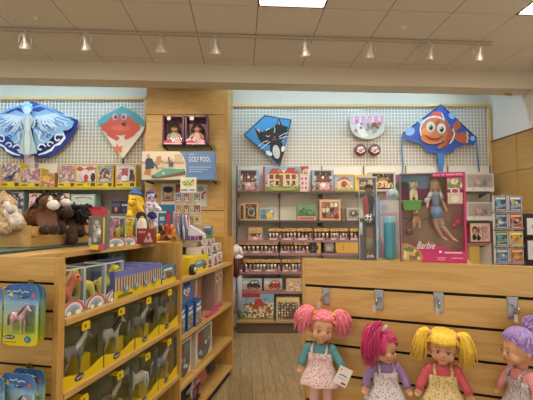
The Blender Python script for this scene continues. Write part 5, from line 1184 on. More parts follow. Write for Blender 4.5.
plush_thing('plush_giraffe', 'yellow plush animal with a blue bobble hat', 'plush toy', 3.3,
  [('e', (134, 209, 3.35), (.055, .055, .07)), ('e', (134.5, 198, 3.35), (.052, .05, .048)), ('c', (133, 200, 3.31), (130.5, 203, 3.27), .03, .025), ('c', (137, 204, 3.33), (142, 212, 3.3), .024, .022), ('c', (141, 199, 3.35), (143, 205, 3.33), .02, .015), ('c', (131, 212, 3.33), (129, 216, 3.28), .03, .026), ('e', (134, 221, 3.35), (.06, .055, .09)), ('e', (134, 232, 3.3), (.06, .055, .11))], GF, None,
  (('hat', BLH, [('e', (135.5, 193.5, 3.35), (.055, .052, .022)), ('e', (135.5, 191.5, 3.35), (.04, .04, .03)), ('e', (136, 188.5, 3.35), (.017,)*3)]), ('eyes', DARK, [('e', (132.6, 199, 3.27), (.006,)*3), ('e', (135, 199, 3.29), (.006,)*3)])))
SOCK = printed('sock_knit', ['#d9d4dc', '#e8e4ea', '#8f7fb4', '#b8aacb', '#d0ccd6'], 60, .9)
plush_thing('rag_clown', 'white and violet knitted rag doll in the middle of the gondola top', 'plush toy', 3.4,
  [('e', (151, 208, 3.45), (.05, .045, .065)), ('e', (151.5, 197, 3.45), (.045, .042, .045)), ('c', (148, 204, 3.44), (145.5, 214, 3.4), .024, .02), ('c', (154.5, 204, 3.44), (160, 210, 3.38), .022, .018), ('c', (149, 214, 3.44), (148, 227, 3.4), .026, .022), ('c', (153, 214, 3.44), (155.5, 226, 3.38), .026, .022)], SOCK, None,
  (('hat', C('#5a4f8c', .9), [('e', (151, 192.8, 3.45), (.04, .04, .02)), ('e', (150.5, 190.6, 3.45), (.012,)*3)]), ('shorts', C('#2f3c78', .9), [('e', (151.5, 215, 3.43), (.045, .04, .03)), ('e', (153.5, 217, 3.41), (.03, .035, .025))]),
   ('ear_flaps', C('#3a3358', .9), [('e', (147.3, 196, 3.44), (.012, .02, .02)), ('e', (155.6, 196, 3.44), (.012, .02, .02))]), ('eyes', DARK, [('e', (150.5, 197.5, 3.405), (.005,)*3), ('e', (153, 197.5, 3.405), (.005,)*3)])))
# ---- bay 2 top: books, bin, wedge, card rack
Yb = 3.72
def a_storybook(A): A.r(0, 0, 1, 1, C('#d9dcdc')); A.r(0, .8, 1, 1, C('#2f6f9c')); A.p([(.1, .4), (.3, .7), (.5, .5), (.75, .72), (.9, .3), (.5, .25)], C('#4c8fb4')); A.e(.3, .6, .1, .1, C('#d8703c')); A.e(.6, .4, .14, .12, C('#2c4c6c')); A.line([(.1, .15), (.4, .2), (.8, .12)], .03, C('#b4584c'))
def at3(px0, px1, pyb, pyt, Y, label, base, art, d=.03, name='toy_box', cat='toy box', group=None):
    a = pix(px0, pyb, Y); b_ = pix(px1, pyb, Y); zt = pix(px0, pyt, Y).z; return carton(name, label, cat, group, ((a.x+b_.x)/2, Y, TOP), 0, b_.x-a.x, d, zt-TOP, base, art, step=.0008)
at3(155.5, 174.5, 236, 204.5, 3.78, 'white picture book with a blue top band, on the gondola top', '#c9cccc', a_storybook, name='picture_book', cat='book')
at3(158, 166, 236, 213, 3.70, 'small bright blue book standing before the white picture book', '#2c6a9c', lambda A: A.r(.08, .05, .92, .95, C('#2f78b0')).e(.4, .4, .3, .2, C('#c9b86c')).r(.2, .7, .8, .85, C('#c8dce8')), name='picture_book', cat='book')
at3(166, 172, 236, 211, 3.69, 'small red spined book beside the bright blue book', '#a8304c', lambda A: A.r(.1, .1, .6, .9, C('#c44c6a')).r(.6, .0, .95, 1, C('#5c6ca0')), name='picture_book', cat='book')
# orange bin with rubber ducks
cb = onz(165.5, 240.8, TOP); w_ = 20*cb.y/400; sc_ = cb.y/400
e = empty('toy_bin', (cb.x, cb.y, TOP), 0, 'low orange brown bin of little rubber toys, before the books', 'bin')
mb = MB(); m = printed('bin_print', ['#b5702c', '#8a4f24', '#3a2c22', '#d8a44c'], 30); h = 6*sc_
mb.box(-w_/2, w_/2, 0, .01, 0, h, m); mb.box(-w_/2, w_/2, .13, .14, 0, h, m); mb.box(-w_/2, -w_/2+.01, .01, .13, 0, h, m); mb.box(w_/2-.01, w_/2, .01, .13, 0, h, m); mb.box(-w_/2+.01, w_/2-.01, .01, .13, 0, .01, m); mb.build('bin', e)
e = empty('rubber_duck', (cb.x-w_*.44, cb.y-.05, TOP), R(-30), 'bright yellow rubber duck at the left of the orange bin', 'toy duck')
mb = MB(); dy = C('#ecc915', .3); mb.ell((0, 0, .03), (.045, .035, .03), dy); mb.ell((-.028, 0, .07), (.024, .023, .023), dy); mb.tube([(.03, 0, .035), (.05, 0, .06)], [.02, .004], dy); mb.build('body', e); MB().ell((-.054, 0, .068), (.012, .012, .005), C('#d8702c')).build('beak', e)
r = random.Random(8)
for i, (c_, n_) in enumerate((('#2c2a2c', 'black'), ('#e0c030', 'yellow'), ('#b8382c', 'red'), ('#3c3430', 'dark brown'), ('#c97a2c', 'orange'))):
    o = MB().ell((0, 0, .02), (.026, .022, .02), C(c_, .35)).ell((0, -.012, .045), (.015, .014, .014), C(c_, .35)).build('rubber_toy', None, (cb.x-w_*.3+i*w_*.15, cb.y+.06+.02*(i % 2), TOP+.02), r.uniform(-1, 1)); o.scale = (1.2, 1.2, 1.9); tag(o, 'small %s rubber toy inside the orange bin' % n_, 'rubber toy', 'rubber toys in the orange bin')
# clear fan shaped display with coloured pens and slips
cb = onz(187, 239.8, TOP); Yd = cb.y
e = empty('display_fan', (cb.x, Yd, TOP), 0, 'clear sloping countertop display filled with colourful slim toys', 'display stand')
q = lambda x, y, dy=0: (pix(x, y, Yd).x-cb.x, dy, pix(x, y, Yd).z-TOP)
mb = MB(); prof = [q(176, 240), q(203, 238.5), q(201, 233), q(190, 218), q(180, 212), q(173, 214)]
mb.prism([(a[0], max(a[2], .002)) for a in prof], .14, .145, clear('haze_plastic', (.9, .92, .93), .35)); mb.prism([(a[0], max(a[2], .002)) for a in [q(188, 240), q(204, 238.5), q(203, 234), q(189, 225)]], -.01, .14, C('#d8d4d8', .5)); mb.build('wedge_panel', e)
mb = MB(); mb.poly([q(172, 240, -.02), q(190, 240, -.02), q(184, 213, .08), q(171, 213, .08)], clear('haze_plastic', (.9, .92, .93), .35)); mb.build('front_window', e)
r = random.Random(12); cl = ['#b5345c', '#4c6cae', '#5c9c8c', '#d9cfd8', '#8c6cb0', '#3a3c50', '#d8b44c', '#c05c7c', '#7cb0c8', '#e4e0e4']
for i in range(17):
    x0 = 174+i*.85+r.uniform(-.4, .4); a = q(x0+2.5, 239, .02+r.uniform(0, .06)); b_ = q(x0-1+r.uniform(-1, 2.2), 214+r.uniform(-1, 6), .09)
    a = (a[0], a[1], .003); MB().tube([a, b_], [.009, .007], C(cl[i % 10], .35), 6).build('slim_toy', e)
for i, px in enumerate((189, 193, 197, 201)):
    c = q(px, 238); MB().box(c[0]-.012, c[0]+.012, -.03, -.012, 0, .035, C(['#7c3c78', '#3c5c9c', '#b04c6c', '#3a3c5c'][i])).build('slim_toy', e)
def a_green(A): A.r(0, 0, 1, .45, C('#6f8f4c')); A.r(0, .45, 1, 1, C('#5c7fa0')); A.e(.4, .5, .16, .22, C('#7c3c6c')); A.e(.7, .45, .12, .2, C('#35557c')); A.r(.1, .8, .9, .95, C('#c8d4dc'))
cb = onz(207, 238.4, TOP)
onbox(203, 212, 238.4, 225.5, 'small box with a green meadow and purple figure, far end of the gondola top', '#6f8c5c', a_green, d=.08)
# mini pack rack with the yellow sign
cy = 3.62; cx = pix(186.5, 200, cy).x
e = empty('card_rack', (cx, cy, TOP), 0, 'clear countertop rack of little picture packs with a yellow and blue sign', 'display rack')
MB().box(-.11, .11, .0, .08, 0, .02, clear('haze_plastic', (.9, .92, .93), .35)).build('base', e); mb = MB()
z_ = lambda y: pix(186, y, cy).z-TOP; x_ = lambda x: pix(x, 200, cy).x-cx
MB().tube([(0, .05, .02), (0, .05, z_(190))], .008, CHROME, 8).build('pole', e)
MB().box(x_(174.5), x_(201.5), .03, .034, z_(228), z_(192), clear('haze_plastic', (.9, .92, .93), .35)).build('back_panel', e)
pc = [['#3f6fa0', '#8c4c4c', '#6c7c5c'], ['#a87c50', '#8c5c48', '#7c4c40'], ['#5c7c9c', '#a86c4c', '#c4a83c']]
for j, (ya, yb) in enumerate(((192.5, 201), (204, 213), (215, 224))):
    MB().box(x_(174.5), x_(201.5), .0, .03, z_(yb)-.012, z_(yb)-.008, clear('haze_plastic', (.9, .92, .93), .35)).build('ledge', e)
    for i, (xa, xb) in enumerate(((175.5, 181.5), (183.5, 189.5), (193.5, 200.5))):
        c = pc[j][i]; nm = {0: 'top', 1: 'middle', 2: 'bottom'}[j]+' row, '+{0: 'left', 1: 'centre', 2: 'right'}[i]+' pocket'
        def art(A, c=c, k=i+j*3): A.r(.06, .04, .94, .96, C(c)); A.e(.5, .5, .28, .26, C(['#c9b08c', '#d8c4a4', '#b8a07c'][k % 3])); A.e(.5, .6, .16, .14, C(['#4c3c34', '#7c5c44', '#8c2c2c'][(k+1) % 3])); A.r(.15, .08, .85, .2, C('#d8d0c4'))
        w2 = x_(xb)-x_(xa); carton('mini_pack', 'little picture pack on the clear rack, %s' % nm, 'toy pack', 'little packs on the clear rack', (cx+(x_(xa)+x_(xb))/2, cy+.004, TOP+z_(yb)-.007), 0, w2, .02, z_(ya)-z_(yb), '#c9c4bc', art)
mb = MB(); mb.box(x_(179.5), x_(195.5), .028, .036, z_(192.3), z_(177), C('#e6e4d4')); A = Art(mb, x_(179.5), x_(195.5), .028, z_(192.3), z_(177), .0006)
A.e(.5, .62, .4, .24, C('#c9cf3c')); A.e(.5, .62, .3, .16, C('#e4e6a8')); A.line([(.2, .7), (.35, .6), (.45, .74), (.6, .6), (.75, .7)], .035, C('#3f6f3c')); A.line([(.25, .52), (.5, .56), (.72, .5)], .025, C('#3f6f3c')); A.e(.8, .8, .08, .06, C('#c4503c')); [A.r(.08+i*.085, .1, .135+i*.085, .22, C('#234a8c')) for i in range(10) if i != 5]
mb.build('sign', e)
# ================================================================ right gondola: hooks
def flat_hook(px, py0, py1, label):
    a, z0 = CF.at(px, py1, 0); _, z1 = CF.at(px, py0, 0); h = z1-z0
    e = empty('display_hook', CF.w(a, 0, z0), CF.ang, label, 'hook', 'chrome hooks on the doll slatwall')
    CHR = C('#9c9c9e', .25, 1)
    MB().box(-.015, .015, -.004, 0, 0, h, CHR).build('plate', e, bevel=.001)
    MB().box(-.017, .017, -.008, .0, h-.006, h, CHR).build('top_lip', e)
    MB().tube([(0, -.004, h*.62), (0, -.05, h*.55), (0, -.085, h*.45), (0, -.1, h*.62), (.002, -.1, h*.72)], .0032, CHROME, 8).build('prong', e)
    MB().box(-.012, -.002, -.1, -.098, h*.12, h*.45, C('#b9b1b0', .3)).build('price_flap', e)
for px, a, b_, n_ in ((326.5, 287.5, 305, 'above the pink haired doll'), (379.3, 289.5, 309.5, 'above the magenta haired doll'), (438.8, 292, 312, 'above the yellow haired doll'), (512.5, 296.5, 318.5, 'above the lilac haired doll')):
    flat_hook(px, a, b_, 'chrome slatwall hook '+n_)
# ================================================================ cloth doll builder
def floral(name, base, dots, sc=260):
    k = ('floral', name)
    if k in _M: return _M[k]
    m, t, b = nmat(name); N = t.nodes; L = t.links; tc = N.new('ShaderNodeTexCoord'); v = N.new('ShaderNodeTexVoronoi'); v.inputs['Scale'].default_value = sc*.55
    L.new(tc.outputs['Object'], v.inputs['Vector']); sp = N.new('ShaderNodeSeparateColor'); L.new(v.outputs['Color'], sp.inputs[0])
    r = ramp(t, [(i/len(dots), c) for i, c in enumerate(dots)], 'CONSTANT'); L.new(sp.outputs[0], r.inputs[0])
    lt = N.new('ShaderNodeMath'); lt.operation = 'LESS_THAN'; lt.inputs[1].default_value = .36; L.new(v.outputs['Distance'], lt.inputs[0])
    mx = N.new('ShaderNodeMix'); mx.data_type = 'RGBA'; mx.inputs[6].default_value = lin(base); L.new(lt.outputs[0], mx.inputs[0]); L.new(r.outputs[0], mx.inputs[7]); L.new(mx.outputs[2], b.inputs['Base Color'])
    b.inputs['Roughness'].default_value = .9; _M[k] = m; return m
def hairmat(name, c1, c2):
    k = ('hair', name)
    if k in _M: return _M[k]
    m, t, b = nmat(name); N = t.nodes; L = t.links; tc = N.new('ShaderNodeTexCoord'); n = N.new('ShaderNodeTexNoise'); n.inputs['Scale'].default_value = 130; n.inputs['Detail'].default_value = 2; L.new(tc.outputs['Object'], n.inputs['Vector'])
    r = ramp(t, [(.3, c1), (.7, c2)]); L.new(n.outputs[0], r.inputs[0]); L.new(r.outputs[0], b.inputs['Base Color']); b.inputs['Roughness'].default_value = .38; b.inputs['Sheen Weight'].default_value = .2
    _M[k] = m; return m
SKIN = C('#d39a74', .5)
HC = Vector((0, .004, .398)); HR = Vector((.047, .05, .056))
def surf(th, ph, k=1.0):
    "point on the skull: th from the crown, ph around (0 = face front)"
    return HC+Vector((HR.x*sin(th)*sin(ph), -HR.y*sin(th)*cos(ph), HR.z*cos(th)))*k
def onskull(p, k=1.03):
    d = p-HC; l = math.sqrt((d.x/HR.x)**2+(d.y/HR.y)**2+(d.z/HR.z)**2); return HC+d*(k/l)
def bez(pts, n=7):
    out = []
    for i in range(n):
        t = i/(n-1); q = [Vector(p) for p in pts]
        while len(q) > 1: q = [q[j].lerp(q[j+1], t) for j in range(len(q)-1)]
        out.append(q[0])
    return out
def strand(mb, pts, r0, r1, m, n=7, seg=4):
    P_ = bez(pts, n); mb.tube(P_, [r0*(.6+.4*min(1, i/1.5))*(1-i/(n-1))+r1*i/(n-1) for i in range(n)], m, seg)
def cap(mb, m, hairline, n1=14, n2=28, k=1.05):
    vs = []; fs = []
    for i in range(n1+1):
        for j in range(n2):
            ph = 2*pi*j/n2; lim = hairline(min(ph, 2*pi-ph)); th = lim*i/n1+.001; vs.append(surf(th, ph, k))
    for i in range(n1):
        for j in range(n2): q = (j+1) % n2; fs.append((i*n2+j, (i+1)*n2+j, (i+1)*n2+q, i*n2+q))
    mb.add(vs, fs, m, True)
def line_default(ph): return 1.02 if ph < .7 else (1.02+(ph-.7)*.9 if ph < 1.7 else 2.2)
def over(mb, ph, th, tie, m, r_=.0042):
    a = surf(th, ph, 1.04); b_ = Vector(tie); P_ = [onskull(a.lerp(b_, i/6), 1.06+.02*sin(i/6*pi)) for i in range(7)]; mb.tube(P_, [r_*.8]+[r_]*5+[r_*.7], m, 5)
def make_doll(label, px, py, off, sc, rz, head, skin_legs, sleeve, dress, hairfn, hair_m, arms=None, eye='#3f5c7c', shirt_neck=True):
    chin = Vector((0, -.032, .345)); a, z = CF.at(px, py, off)
    Mh = Matrix.Translation((0, 0, .338)) @ Euler(head).to_matrix().to_4x4() @ Matrix.Translation((0, 0, -.338))
    c = (Mh @ chin)*sc; ang = CF.ang+rz; c2 = Matrix.Rotation(ang, 3, 'Z') @ c
    base = CF.w(a, off, z)-c2
    e = empty('rag_doll', base, ang, label, 'doll', 'soft dolls hanging on the slatwall'); e.scale = (sc,)*3
    T = Euler(head).to_matrix(); ee = T.to_euler()
    def H(p): return Mh @ Vector(p)
    S = [('e', H((0, .004, .398)), (.044, .047, .053), ee), ('e', H((0, -.022, .374)), (.034, .026, .028), ee), ('e', H((.02, -.026, .37)), (.016,)*3), ('e', H((-.02, -.026, .37)), (.016,)*3),
         ('e', H((0, -.034, .353)), (.012, .01, .009)), ('e', H((0, -.049, .379)), (.005, .006, .0055)), ('e', H((0, -.044, .364)), (.009, .005, .004)), ('e', H((.044, .004, .384)), (.006, .009, .011)), ('e', H((-.044, .004, .384)), (.006, .009, .011)),
         ('c', (0, .002, .315), H((0, 0, .352)), .016, .018), ('e', (0, 0, .295), (.04, .026, .032)), ('e', (0, 0, .255), (.038, .028, .035)), ('e', (0, 0, .222), (.042, .032, .03)),
         ('c', (.036, 0, .312), (-.036, 0, .312), .014, .014)]
    arms = arms or (((.066, -.004, .283), (.078, -.02, .246)), ((-.066, -.004, .283), (-.078, -.02, .246)))
    AR = []
    for s, (el, wr) in zip((1, -1), arms):
        sh = Vector((s*.042, 0, .312)); el = Vector(el); wr = Vector(wr); AR.append((sh, el, wr)); S += [('c', sh, el, .0135, .011), ('c', el, wr, .011, .009)]
        d = (wr-el).normalized(); sd = Vector((0, -1, 0)).cross(d).normalized()
        S.append(('e', wr+d*.008, (.0085, .007, .0095)))
        for i in range(4):
            o_ = sd*(-.0075+.005*i)+Vector((0, -.001*i, 0)); L_ = (.012, .015, .0145, .011)[i]; b0 = wr+d*.012+o_; k = b0+d*L_*.6; S += [('c', b0, k, .0026, .0025), ('c', k, k+d*L_*.45+Vector((0, -.003, 0)), .0025, .0021)]
        b0 = wr+d*.005-sd*.007*s*(1 if s > 0 else 1); S.append(('c', b0, b0-sd*s*.008+d*.008+Vector((0, -.003, 0)), .0032, .0024))
    for s in (-1, 1): S += [('c', (s*.022, 0, .215), (s*.025, -.002, .12), .021, .017), ('c', (s*.025, -.002, .12), (s*.025, 0, .035), .017, .013), ('e', (s*.026, -.013, .014), (.015, .027, .014))]
    hipm = C(skin_legs, .85)
    body = blob('doll_body', S, .0024, SKIN, 3, lambda p: hipm if p.z < .235 and abs(p.x) < .06 else None)
    link_mesh('body', body, e)
    # face
    fb = MB(); fb.X = Mh
    for s in (-1, 1):
        fb.ell((s*.0165, -.0435, .389), (.0058, .0035, .0038), C('#e8e0d8', .3), 12, 8); fb.ell((s*.0165, -.0462, .3885), (.0038, .0015, .0042), C(eye, .25), 10, 6); fb.ell((s*.0165, -.0474, .3885), (.002, .001, .0024), DARK, 8, 6)
        fb.tube([(s*.009, -.0455, .392), (s*.0165, -.0475, .3955), (s*.0245, -.0435, .392)], .0011, C('#3c2418'), 5)
    fb.build('eyes', e)
    fb = MB(); fb.X = Mh
    for s in (-1, 1): fb.tube([(s*.009, -.0475, .4035), (s*.017, -.0465, .406), (s*.026, -.042, .403)], .0011, C('#8a5a3a'), 5)
    fb.build('eyebrows', e)
    fb = MB(); fb.X = Mh; fb.tube([(-.009, -.0455, .3665), (-.004, -.0492, .3645), (0, -.0498, .365), (.004, -.0492, .3645), (.009, -.0455, .3665)], [.001, .0021, .0024, .0021, .001], C('#b5584c', .45), 6); fb.build('mouth', e)
    # shirt with sleeves
    mb = MB(); sm = C(sleeve, .9); rings = [(.333, .019, .019), (.326, .03, .022), (.317, .047, .026), (.30, .048, .031), (.27, .045, .032)]
    def loft(rings, m, n=28, wav=0, cy=0):
        vs = []; fs = []
        for i, (z, rx, ry) in enumerate(rings):
            for j in range(n):
                t_ = 2*pi*j/n; k = 1+wav*(i/(len(rings)-1))**2*sin(t_*7+.6); vs.append((rx*cos(t_)*k, ry*sin(t_)*k+cy, z))
        for i in range(len(rings)-1):
            for j in range(n): q = (j+1) % n; fs.append((i*n+j, i*n+q, (i+1)*n+q, (i+1)*n+j))
        mb.add(vs, fs, m, True)
    loft(rings, sm)
    for sh, el, wr in AR: mb.tube([sh+Vector((0, 0, 0)), sh.lerp(el, .35), el, el.lerp(wr, .5), wr+(wr-el)*.05], [.0175, .0168, .0155, .0145, .0148], sm, 12)
    for sh, el, wr in AR: mb.ell(sh, (.0195, .0195, .019), sm, 12, 8)
    mb.ell((0, 0, .312), (.044, .0215, .02), sm, 16, 8)
    mb.build('shirt', e)
    mb = MB(); loft([(.298, .044, .034), (.30, .0465, .0355), (.283, .0475, .036), (.262, .046, .037), (.25, .05, .039), (.225, .063, .048), (.205, .073, .055), (.190, .079, .059), (.187, .0785, .0585)], dress, 42, .05)
    for s in (-1, 1): mb.tube([(s*.026, -.0335, .296), (s*.027, -.029, .315), (s*.026, -.012, .328), (s*.025, .012, .326), (s*.026, .03, .305)], .0048, dress, 8)
    mb.box(-.03, .03, -.0385, -.032, .285, .302, dress)
    mb.build('dress', e)
    mb = MB(); mb.tube([(.02*cos(t), -.005+.0185*sin(t), .334+.004*sin(t)) for t in [i*pi/8 for i in range(17)]], .0022, sm, 6); mb.build('collar', e)
    hairfn(e, Mh, hair_m)
    return e
def pigtails(spread, drop, ties, puff, tie_c, n=190, bangs=None, seed=1, core=True):
    def f(e, Mh, m):
        r = random.Random(seed); mb = MB(); mb.X = Mh; cap(mb, m, line_default)
        T = [Vector(t) for t in ties]
        for s, tie in zip((-1, 1), T):
            for i in range(80):
                ph = s*r.uniform(.0, 2.9); th = line_default(abs(ph))*r.uniform(.55 if abs(ph) < 1 else .3, 1.0); over(mb, ph, th, tie, m)
        if bangs:
            for i in range(46):
                u = -1+2*i/45; a = surf(.55+r.uniform(-.05, .05), u*.9, 1.1); b_ = surf(1.02, u*.9, 1.24); c = surf(bangs+r.uniform(-.06, .06), u*.82, 1.13); strand(mb, [a, b_, c], .0045, .0015, m, 6)
        mb.build('hair', e)
        for s, tie in zip((-1, 1), T):
            mb = MB(); mb.X = Mh; sp = Vector(spread if s > 0 else (-spread[0], spread[1], spread[2]))
            for i in range(n):
                g = Vector((r.gauss(0, 1), r.gauss(0, 1), r.gauss(0, 1))); g = g/max(1, g.length*.75)
                mid = tie+sp*r.uniform(.7, 1.1)+g*puff*.75; end = tie+sp*r.uniform(.9, 1.2)+Vector((s*r.uniform(-.006, .012), 0, -drop*r.uniform(.55, 1.05)))+g*puff*.8
                strand(mb, [tie+g*.004, tie+sp*.6+Vector((0, 0, .018))+g*puff*.3, mid, end], .0042, .0016, m)
            if core: mb.ell(tie+sp*.85+Vector((0, .0, -drop*.35)), (puff*.75, puff*.75, drop*.45), m, 12, 8)
            mb.build('pigtail', e)
            mb = MB(); mb.X = Mh; d = sp.normalized(); mb.tube([tie-d*.006, tie+d*.006], [.0115, .0115], C(tie_c, .7), 12); mb.ell(tie+Vector((0, -.01, .004)), (.007, .006, .006), C(tie_c, .7)); mb.build('hair_tie', e)
    return f
PINKH = hairmat('pink_hair', '#f4708a', '#ff9caa'); MAGH = hairmat('magenta_hair', '#b01c58', '#dc3c7c'); YELH = hairmat('yellow_hair', '#f0bc1c', '#fddc50'); LILH = hairmat('lilac_hair', '#8a6cb4', '#b498d4')
f1 = floral('pink_floral', '#e0c0bc', ['#b87a84', '#8c8a94', '#e8dcd8', '#9c5c6c', '#c4a0a4']); f2 = floral('white_floral', '#d8cfd0', ['#8c6c80', '#b88a9c', '#6c6a7c', '#c4b0b8']); f3 = floral('cream_floral', '#ddc48c', ['#b07c3c', '#8a8a5c', '#d8946c', '#7c6c4c', '#c4a04c'])
f4 = floral('grey_floral', '#b8aeb0', ['#7c7480', '#94707c', '#d8d0d0', '#5c5868'])
d1 = make_doll('soft doll with big pink pigtails, teal sleeves and a pink flowered dress', 321.5, 342.5, -.10, 1.02, R(4), (R(4), R(7), R(16)), '#d8aaa4', '#5c9498', f1,
   pigtails((.036, .004, .006), .064, ((-.036, -.006, .442), (.036, -.006, .442)), .029, '#e8a83c', seed=3), PINKH, arms=(((.064, -.004, .283), (.085, -.012, .25)), ((-.062, -.002, .283), (-.072, -.012, .25))))
# paper tag tied to the first doll's arm
tg = MB(); tg.box(-.024, .024, -.001, .001, -.033, .033, C('#e6e0da', .5)); A = Art(tg, -.024, .024, -.001, -.033, .033, .0003); A.e(.2, .82, .06, .04, C('#c03c50')); A.line([(.2, .54), (.5, .56), (.8, .53)], .025, C('#5c4c54')); A.r(.55, .1, .9, .2, C('#b8344c')); A.line([(.15, .38), (.8, .38)], .012, C('#8c7c80'))
o = tg.build('paper_tag', d1, (.088, -.045, .235)); o.rotation_euler = (0, R(25), R(12))
MB().tube([(.083, -.02, .255), (.09, -.035, .262), (.076, -.045, .262)], .0007, WHITE, 5).build('tag_string', d1)
def magenta(e, Mh, m):
    r = random.Random(4); mb = MB(); mb.X = Mh; cap(mb, m, line_default); tie = Vector((-.012, .004, .462))
    for i in range(150): ph = r.uniform(-3.1, 3.1); over(mb, ph, line_default(abs(ph))*r.uniform(.4, 1), tie, m, .0045)
    for i in range(34): u = r.uniform(-1, -.05); strand(mb, [surf(.5, u*.9, 1.1), surf(1.0, u*1.5, 1.28), surf(1.75, u*1.5-.3, 1.2)], .0045, .0015, m, 7)
    mb.build('hair', e)
    mb = MB(); mb.X = Mh
    for i in range(260):
        g = Vector((r.gauss(0, 1), r.gauss(0, 1), r.gauss(0, 1)))*.011; s = r.uniform(.6, 1.15)
        strand(mb, [tie+g*.3, tie+Vector((-.012, -.005, .03))+g, tie+Vector((-.052, -.012, .01))*s+g, tie+Vector((-.06, -.02, -.06))*s+g, tie+Vector((-.045-.01*r.random(), -.022, -.115*r.uniform(.8, 1.05)))+g*.9], .0046, .0015, m, 9)
    mb.build('ponytail', e)
    mb = MB(); mb.X = Mh; mb.ell((-.002, -.018, .478), (.007, .005, .016), C('#d8c8d0', .3), 10, 8, (0, .9, 0)); mb.build('hair_clip', e)
make_doll('soft doll with a magenta side ponytail, lilac sleeves and white flowered dress', 388, 363, -.10, .94, R(16), (R(12), R(-6), R(8)), '#cfc0cc', '#9c7cb0', f2, magenta, MAGH, eye='#5c4a3c')
make_doll('soft doll with yellow pigtails, fringe, coral sleeves and cream flowered dress', 442.5, 364, -.10, 1.0, R(3), (R(6), R(3), R(-4)), '#d8c0a0', '#cf5a64', f3,
   pigtails((.034, .0, .006), .092, ((-.040, -.004, .432), (.040, -.004, .432)), .021, '#e07c84', n=170, bangs=1.32, seed=9), YELH, arms=(((.062, -.002, .28), (.08, -.01, .245)), ((-.062, -.002, .28), (-.076, -.01, .245))))
def lilac(e, Mh, m):
    r = random.Random(6); mb = MB(); mb.X = Mh; cap(mb, m, line_default); tie = Vector((0, .036, .455))
    for i in range(190): ph = r.uniform(-3.1, 3.1); over(mb, ph, line_default(abs(ph))*r.uniform(.3, 1), tie, m, .0045)
    mb.build('hair', e)
    mb = MB(); mb.X = Mh
    for i in range(200):
        g = Vector((r.gauss(0, 1), r.gauss(0, 1), r.gauss(0, 1)))*.011; strand(mb, [tie+g*.3, tie+Vector((0, .025, .03))+g, tie+Vector((0, .07, .01))+g, tie+Vector((0, .085, -.08*r.uniform(.6, 1.1)))+g], .0046, .0015, m, 8)
    mb.build('ponytail', e)
    mb = MB(); mb.X = Mh; mb.tube([tie+Vector((.014*cos(t), .006, .014*sin(t))) for t in [i*pi/6 for i in range(13)]], .004, C('#e08ca0', .6), 6); mb.build('hair_tie', e)
make_doll('soft doll in profile with lilac hair and pink sleeves, at the right picture edge', 511.5, 365, -.10, 1.0, R(-62), (R(8), 0, R(-8)), '#c8b8c0', '#d98e8c', f4, lilac, LILH)

# ================================================================ goods on the right gondola
LEDGE = TOP
def crate_at(px0, px1, pyt, off, zb=LEDGE):
    a, _ = CF.at(px0, 240, off); b_, _ = CF.at(px1, 240, off); _, zt = CF.at((px0+px1)/2, pyt, off); return (a+b_)/2, b_-a, zt-zb
# ---- fashion doll box
off = .025; a0, w_, h = crate_at(401, 467.5, 172.5, off)
e = empty('doll_box', CF.w(a0, off, LEDGE), CF.ang+R(8), 'large pink window box with a blonde fashion doll on the counter edge', 'doll box'); d = .06
mb = MB(); PK = C('#c4286c', .35); TAN = printed('yard_print', ['#a37a52', '#b0865e', '#946c46', '#a98058'], 12, jag=2)
mb.box(-w_/2, w_/2, d-.002, d, 0, h, TAN); mb.box(-w_/2, -w_/2+.003, 0, d, 0, h, C('#8a6a5c')); mb.box(w_/2-.003, w_/2, 0, d, 0, h, PK); mb.box(-w_/2, w_/2, 0, d, h-.003, h, C('#b59cac')); mb.box(-w_/2, w_/2, 0, d, 0, .003, PK)
A = Art(mb, -w_/2+.003, w_/2-.003, d-.002, .003, h-.003, .0006)
A.r(0, .82, .5, 1, C('#8fb0c8')); A.e(.04, .88, .12, .05, C('#4f6c4c')); A.r(0, .66, .52, .84, C('#a8306c')); A.r(.0, .64, .5, .68, C('#7c4a48')); A.line([(.05, .5), (.3, .46), (.5, .5)], .008, C('#8c6a54')); A.line([(.08, .4), (.2, .5)], .006, C('#7c5c48')); A.line([(.02, .5), (.02, .42)], .004, C('#6c4c3c'))
mb.build('carton', e)
mb = MB(); A = Art(mb, -w_/2, w_/2, 0, 0, h, .0004)
A.p([(0, 0), (1, 0), (1, .13), (.8, .13), (.55, .19), (.3, .17), (0, .22)], PK); A.p([(0, 0), (.0, .2), (.1, .21), (.3, .13), (.34, .06), (.3, 0)], C('#b08a4c')); A.p([(.02, .02), (.04, .15), (.12, .18), (.26, .12), (.3, .03)], printed('petpics', ['#d0a860', '#8a5c34', '#e0cc90', '#6c7c3c'], 60))
A.r(.5, .95, 1, 1, PK); A.t("PLAY 'N' WASH PETS", .52, .962, .022, WHITE, .44); A.r(.97, 0, 1, 1, PK); A.r(0, 0, .012, 1, C('#a86a84'))
A.r(.72, .8, .96, .94, PK); A.r(.73, .81, .95, .93, printed('insetpic', ['#b8a87c', '#6c8a4c', '#d8ccb4', '#8c6a54'], 70)); A.r(.72, .64, .96, .78, PK); A.r(.73, .65, .95, .77, C('#c9b8a4')); A.e(.84, .7, .06, .04, C('#e0d4c0')); A.e(.84, .79, .07, .035, C('#e4dcd8')); A.e(.84, .79, .05, .024, C('#b8346c'))
A.t('Barbie', .235, .15, .08, C('#f4e8ee'), .27, .35); A.r(.58, .11, .62, .13, WHITE); A.r(.66, .105, .92, .12, C('#f0c8d8')); A.r(.55, .05, .68, .06, C('#e8a0c0')); A.r(.55, .03, .66, .038, C('#e8a0c0')); A.r(.76, .05, .93, .06, C('#e8a0c0'))
mb.build('front_print', e)
MB().box(-w_/2+.003, w_/2-.003, 0, .0006, .003, h-.003, clear('box_window', (.96, .96, .96), .05)).build('window', e)
U = lambda u, v, y=.03: Vector((-w_/2+u*w_, y, v*h))
sk = C('#d6a582', .45)
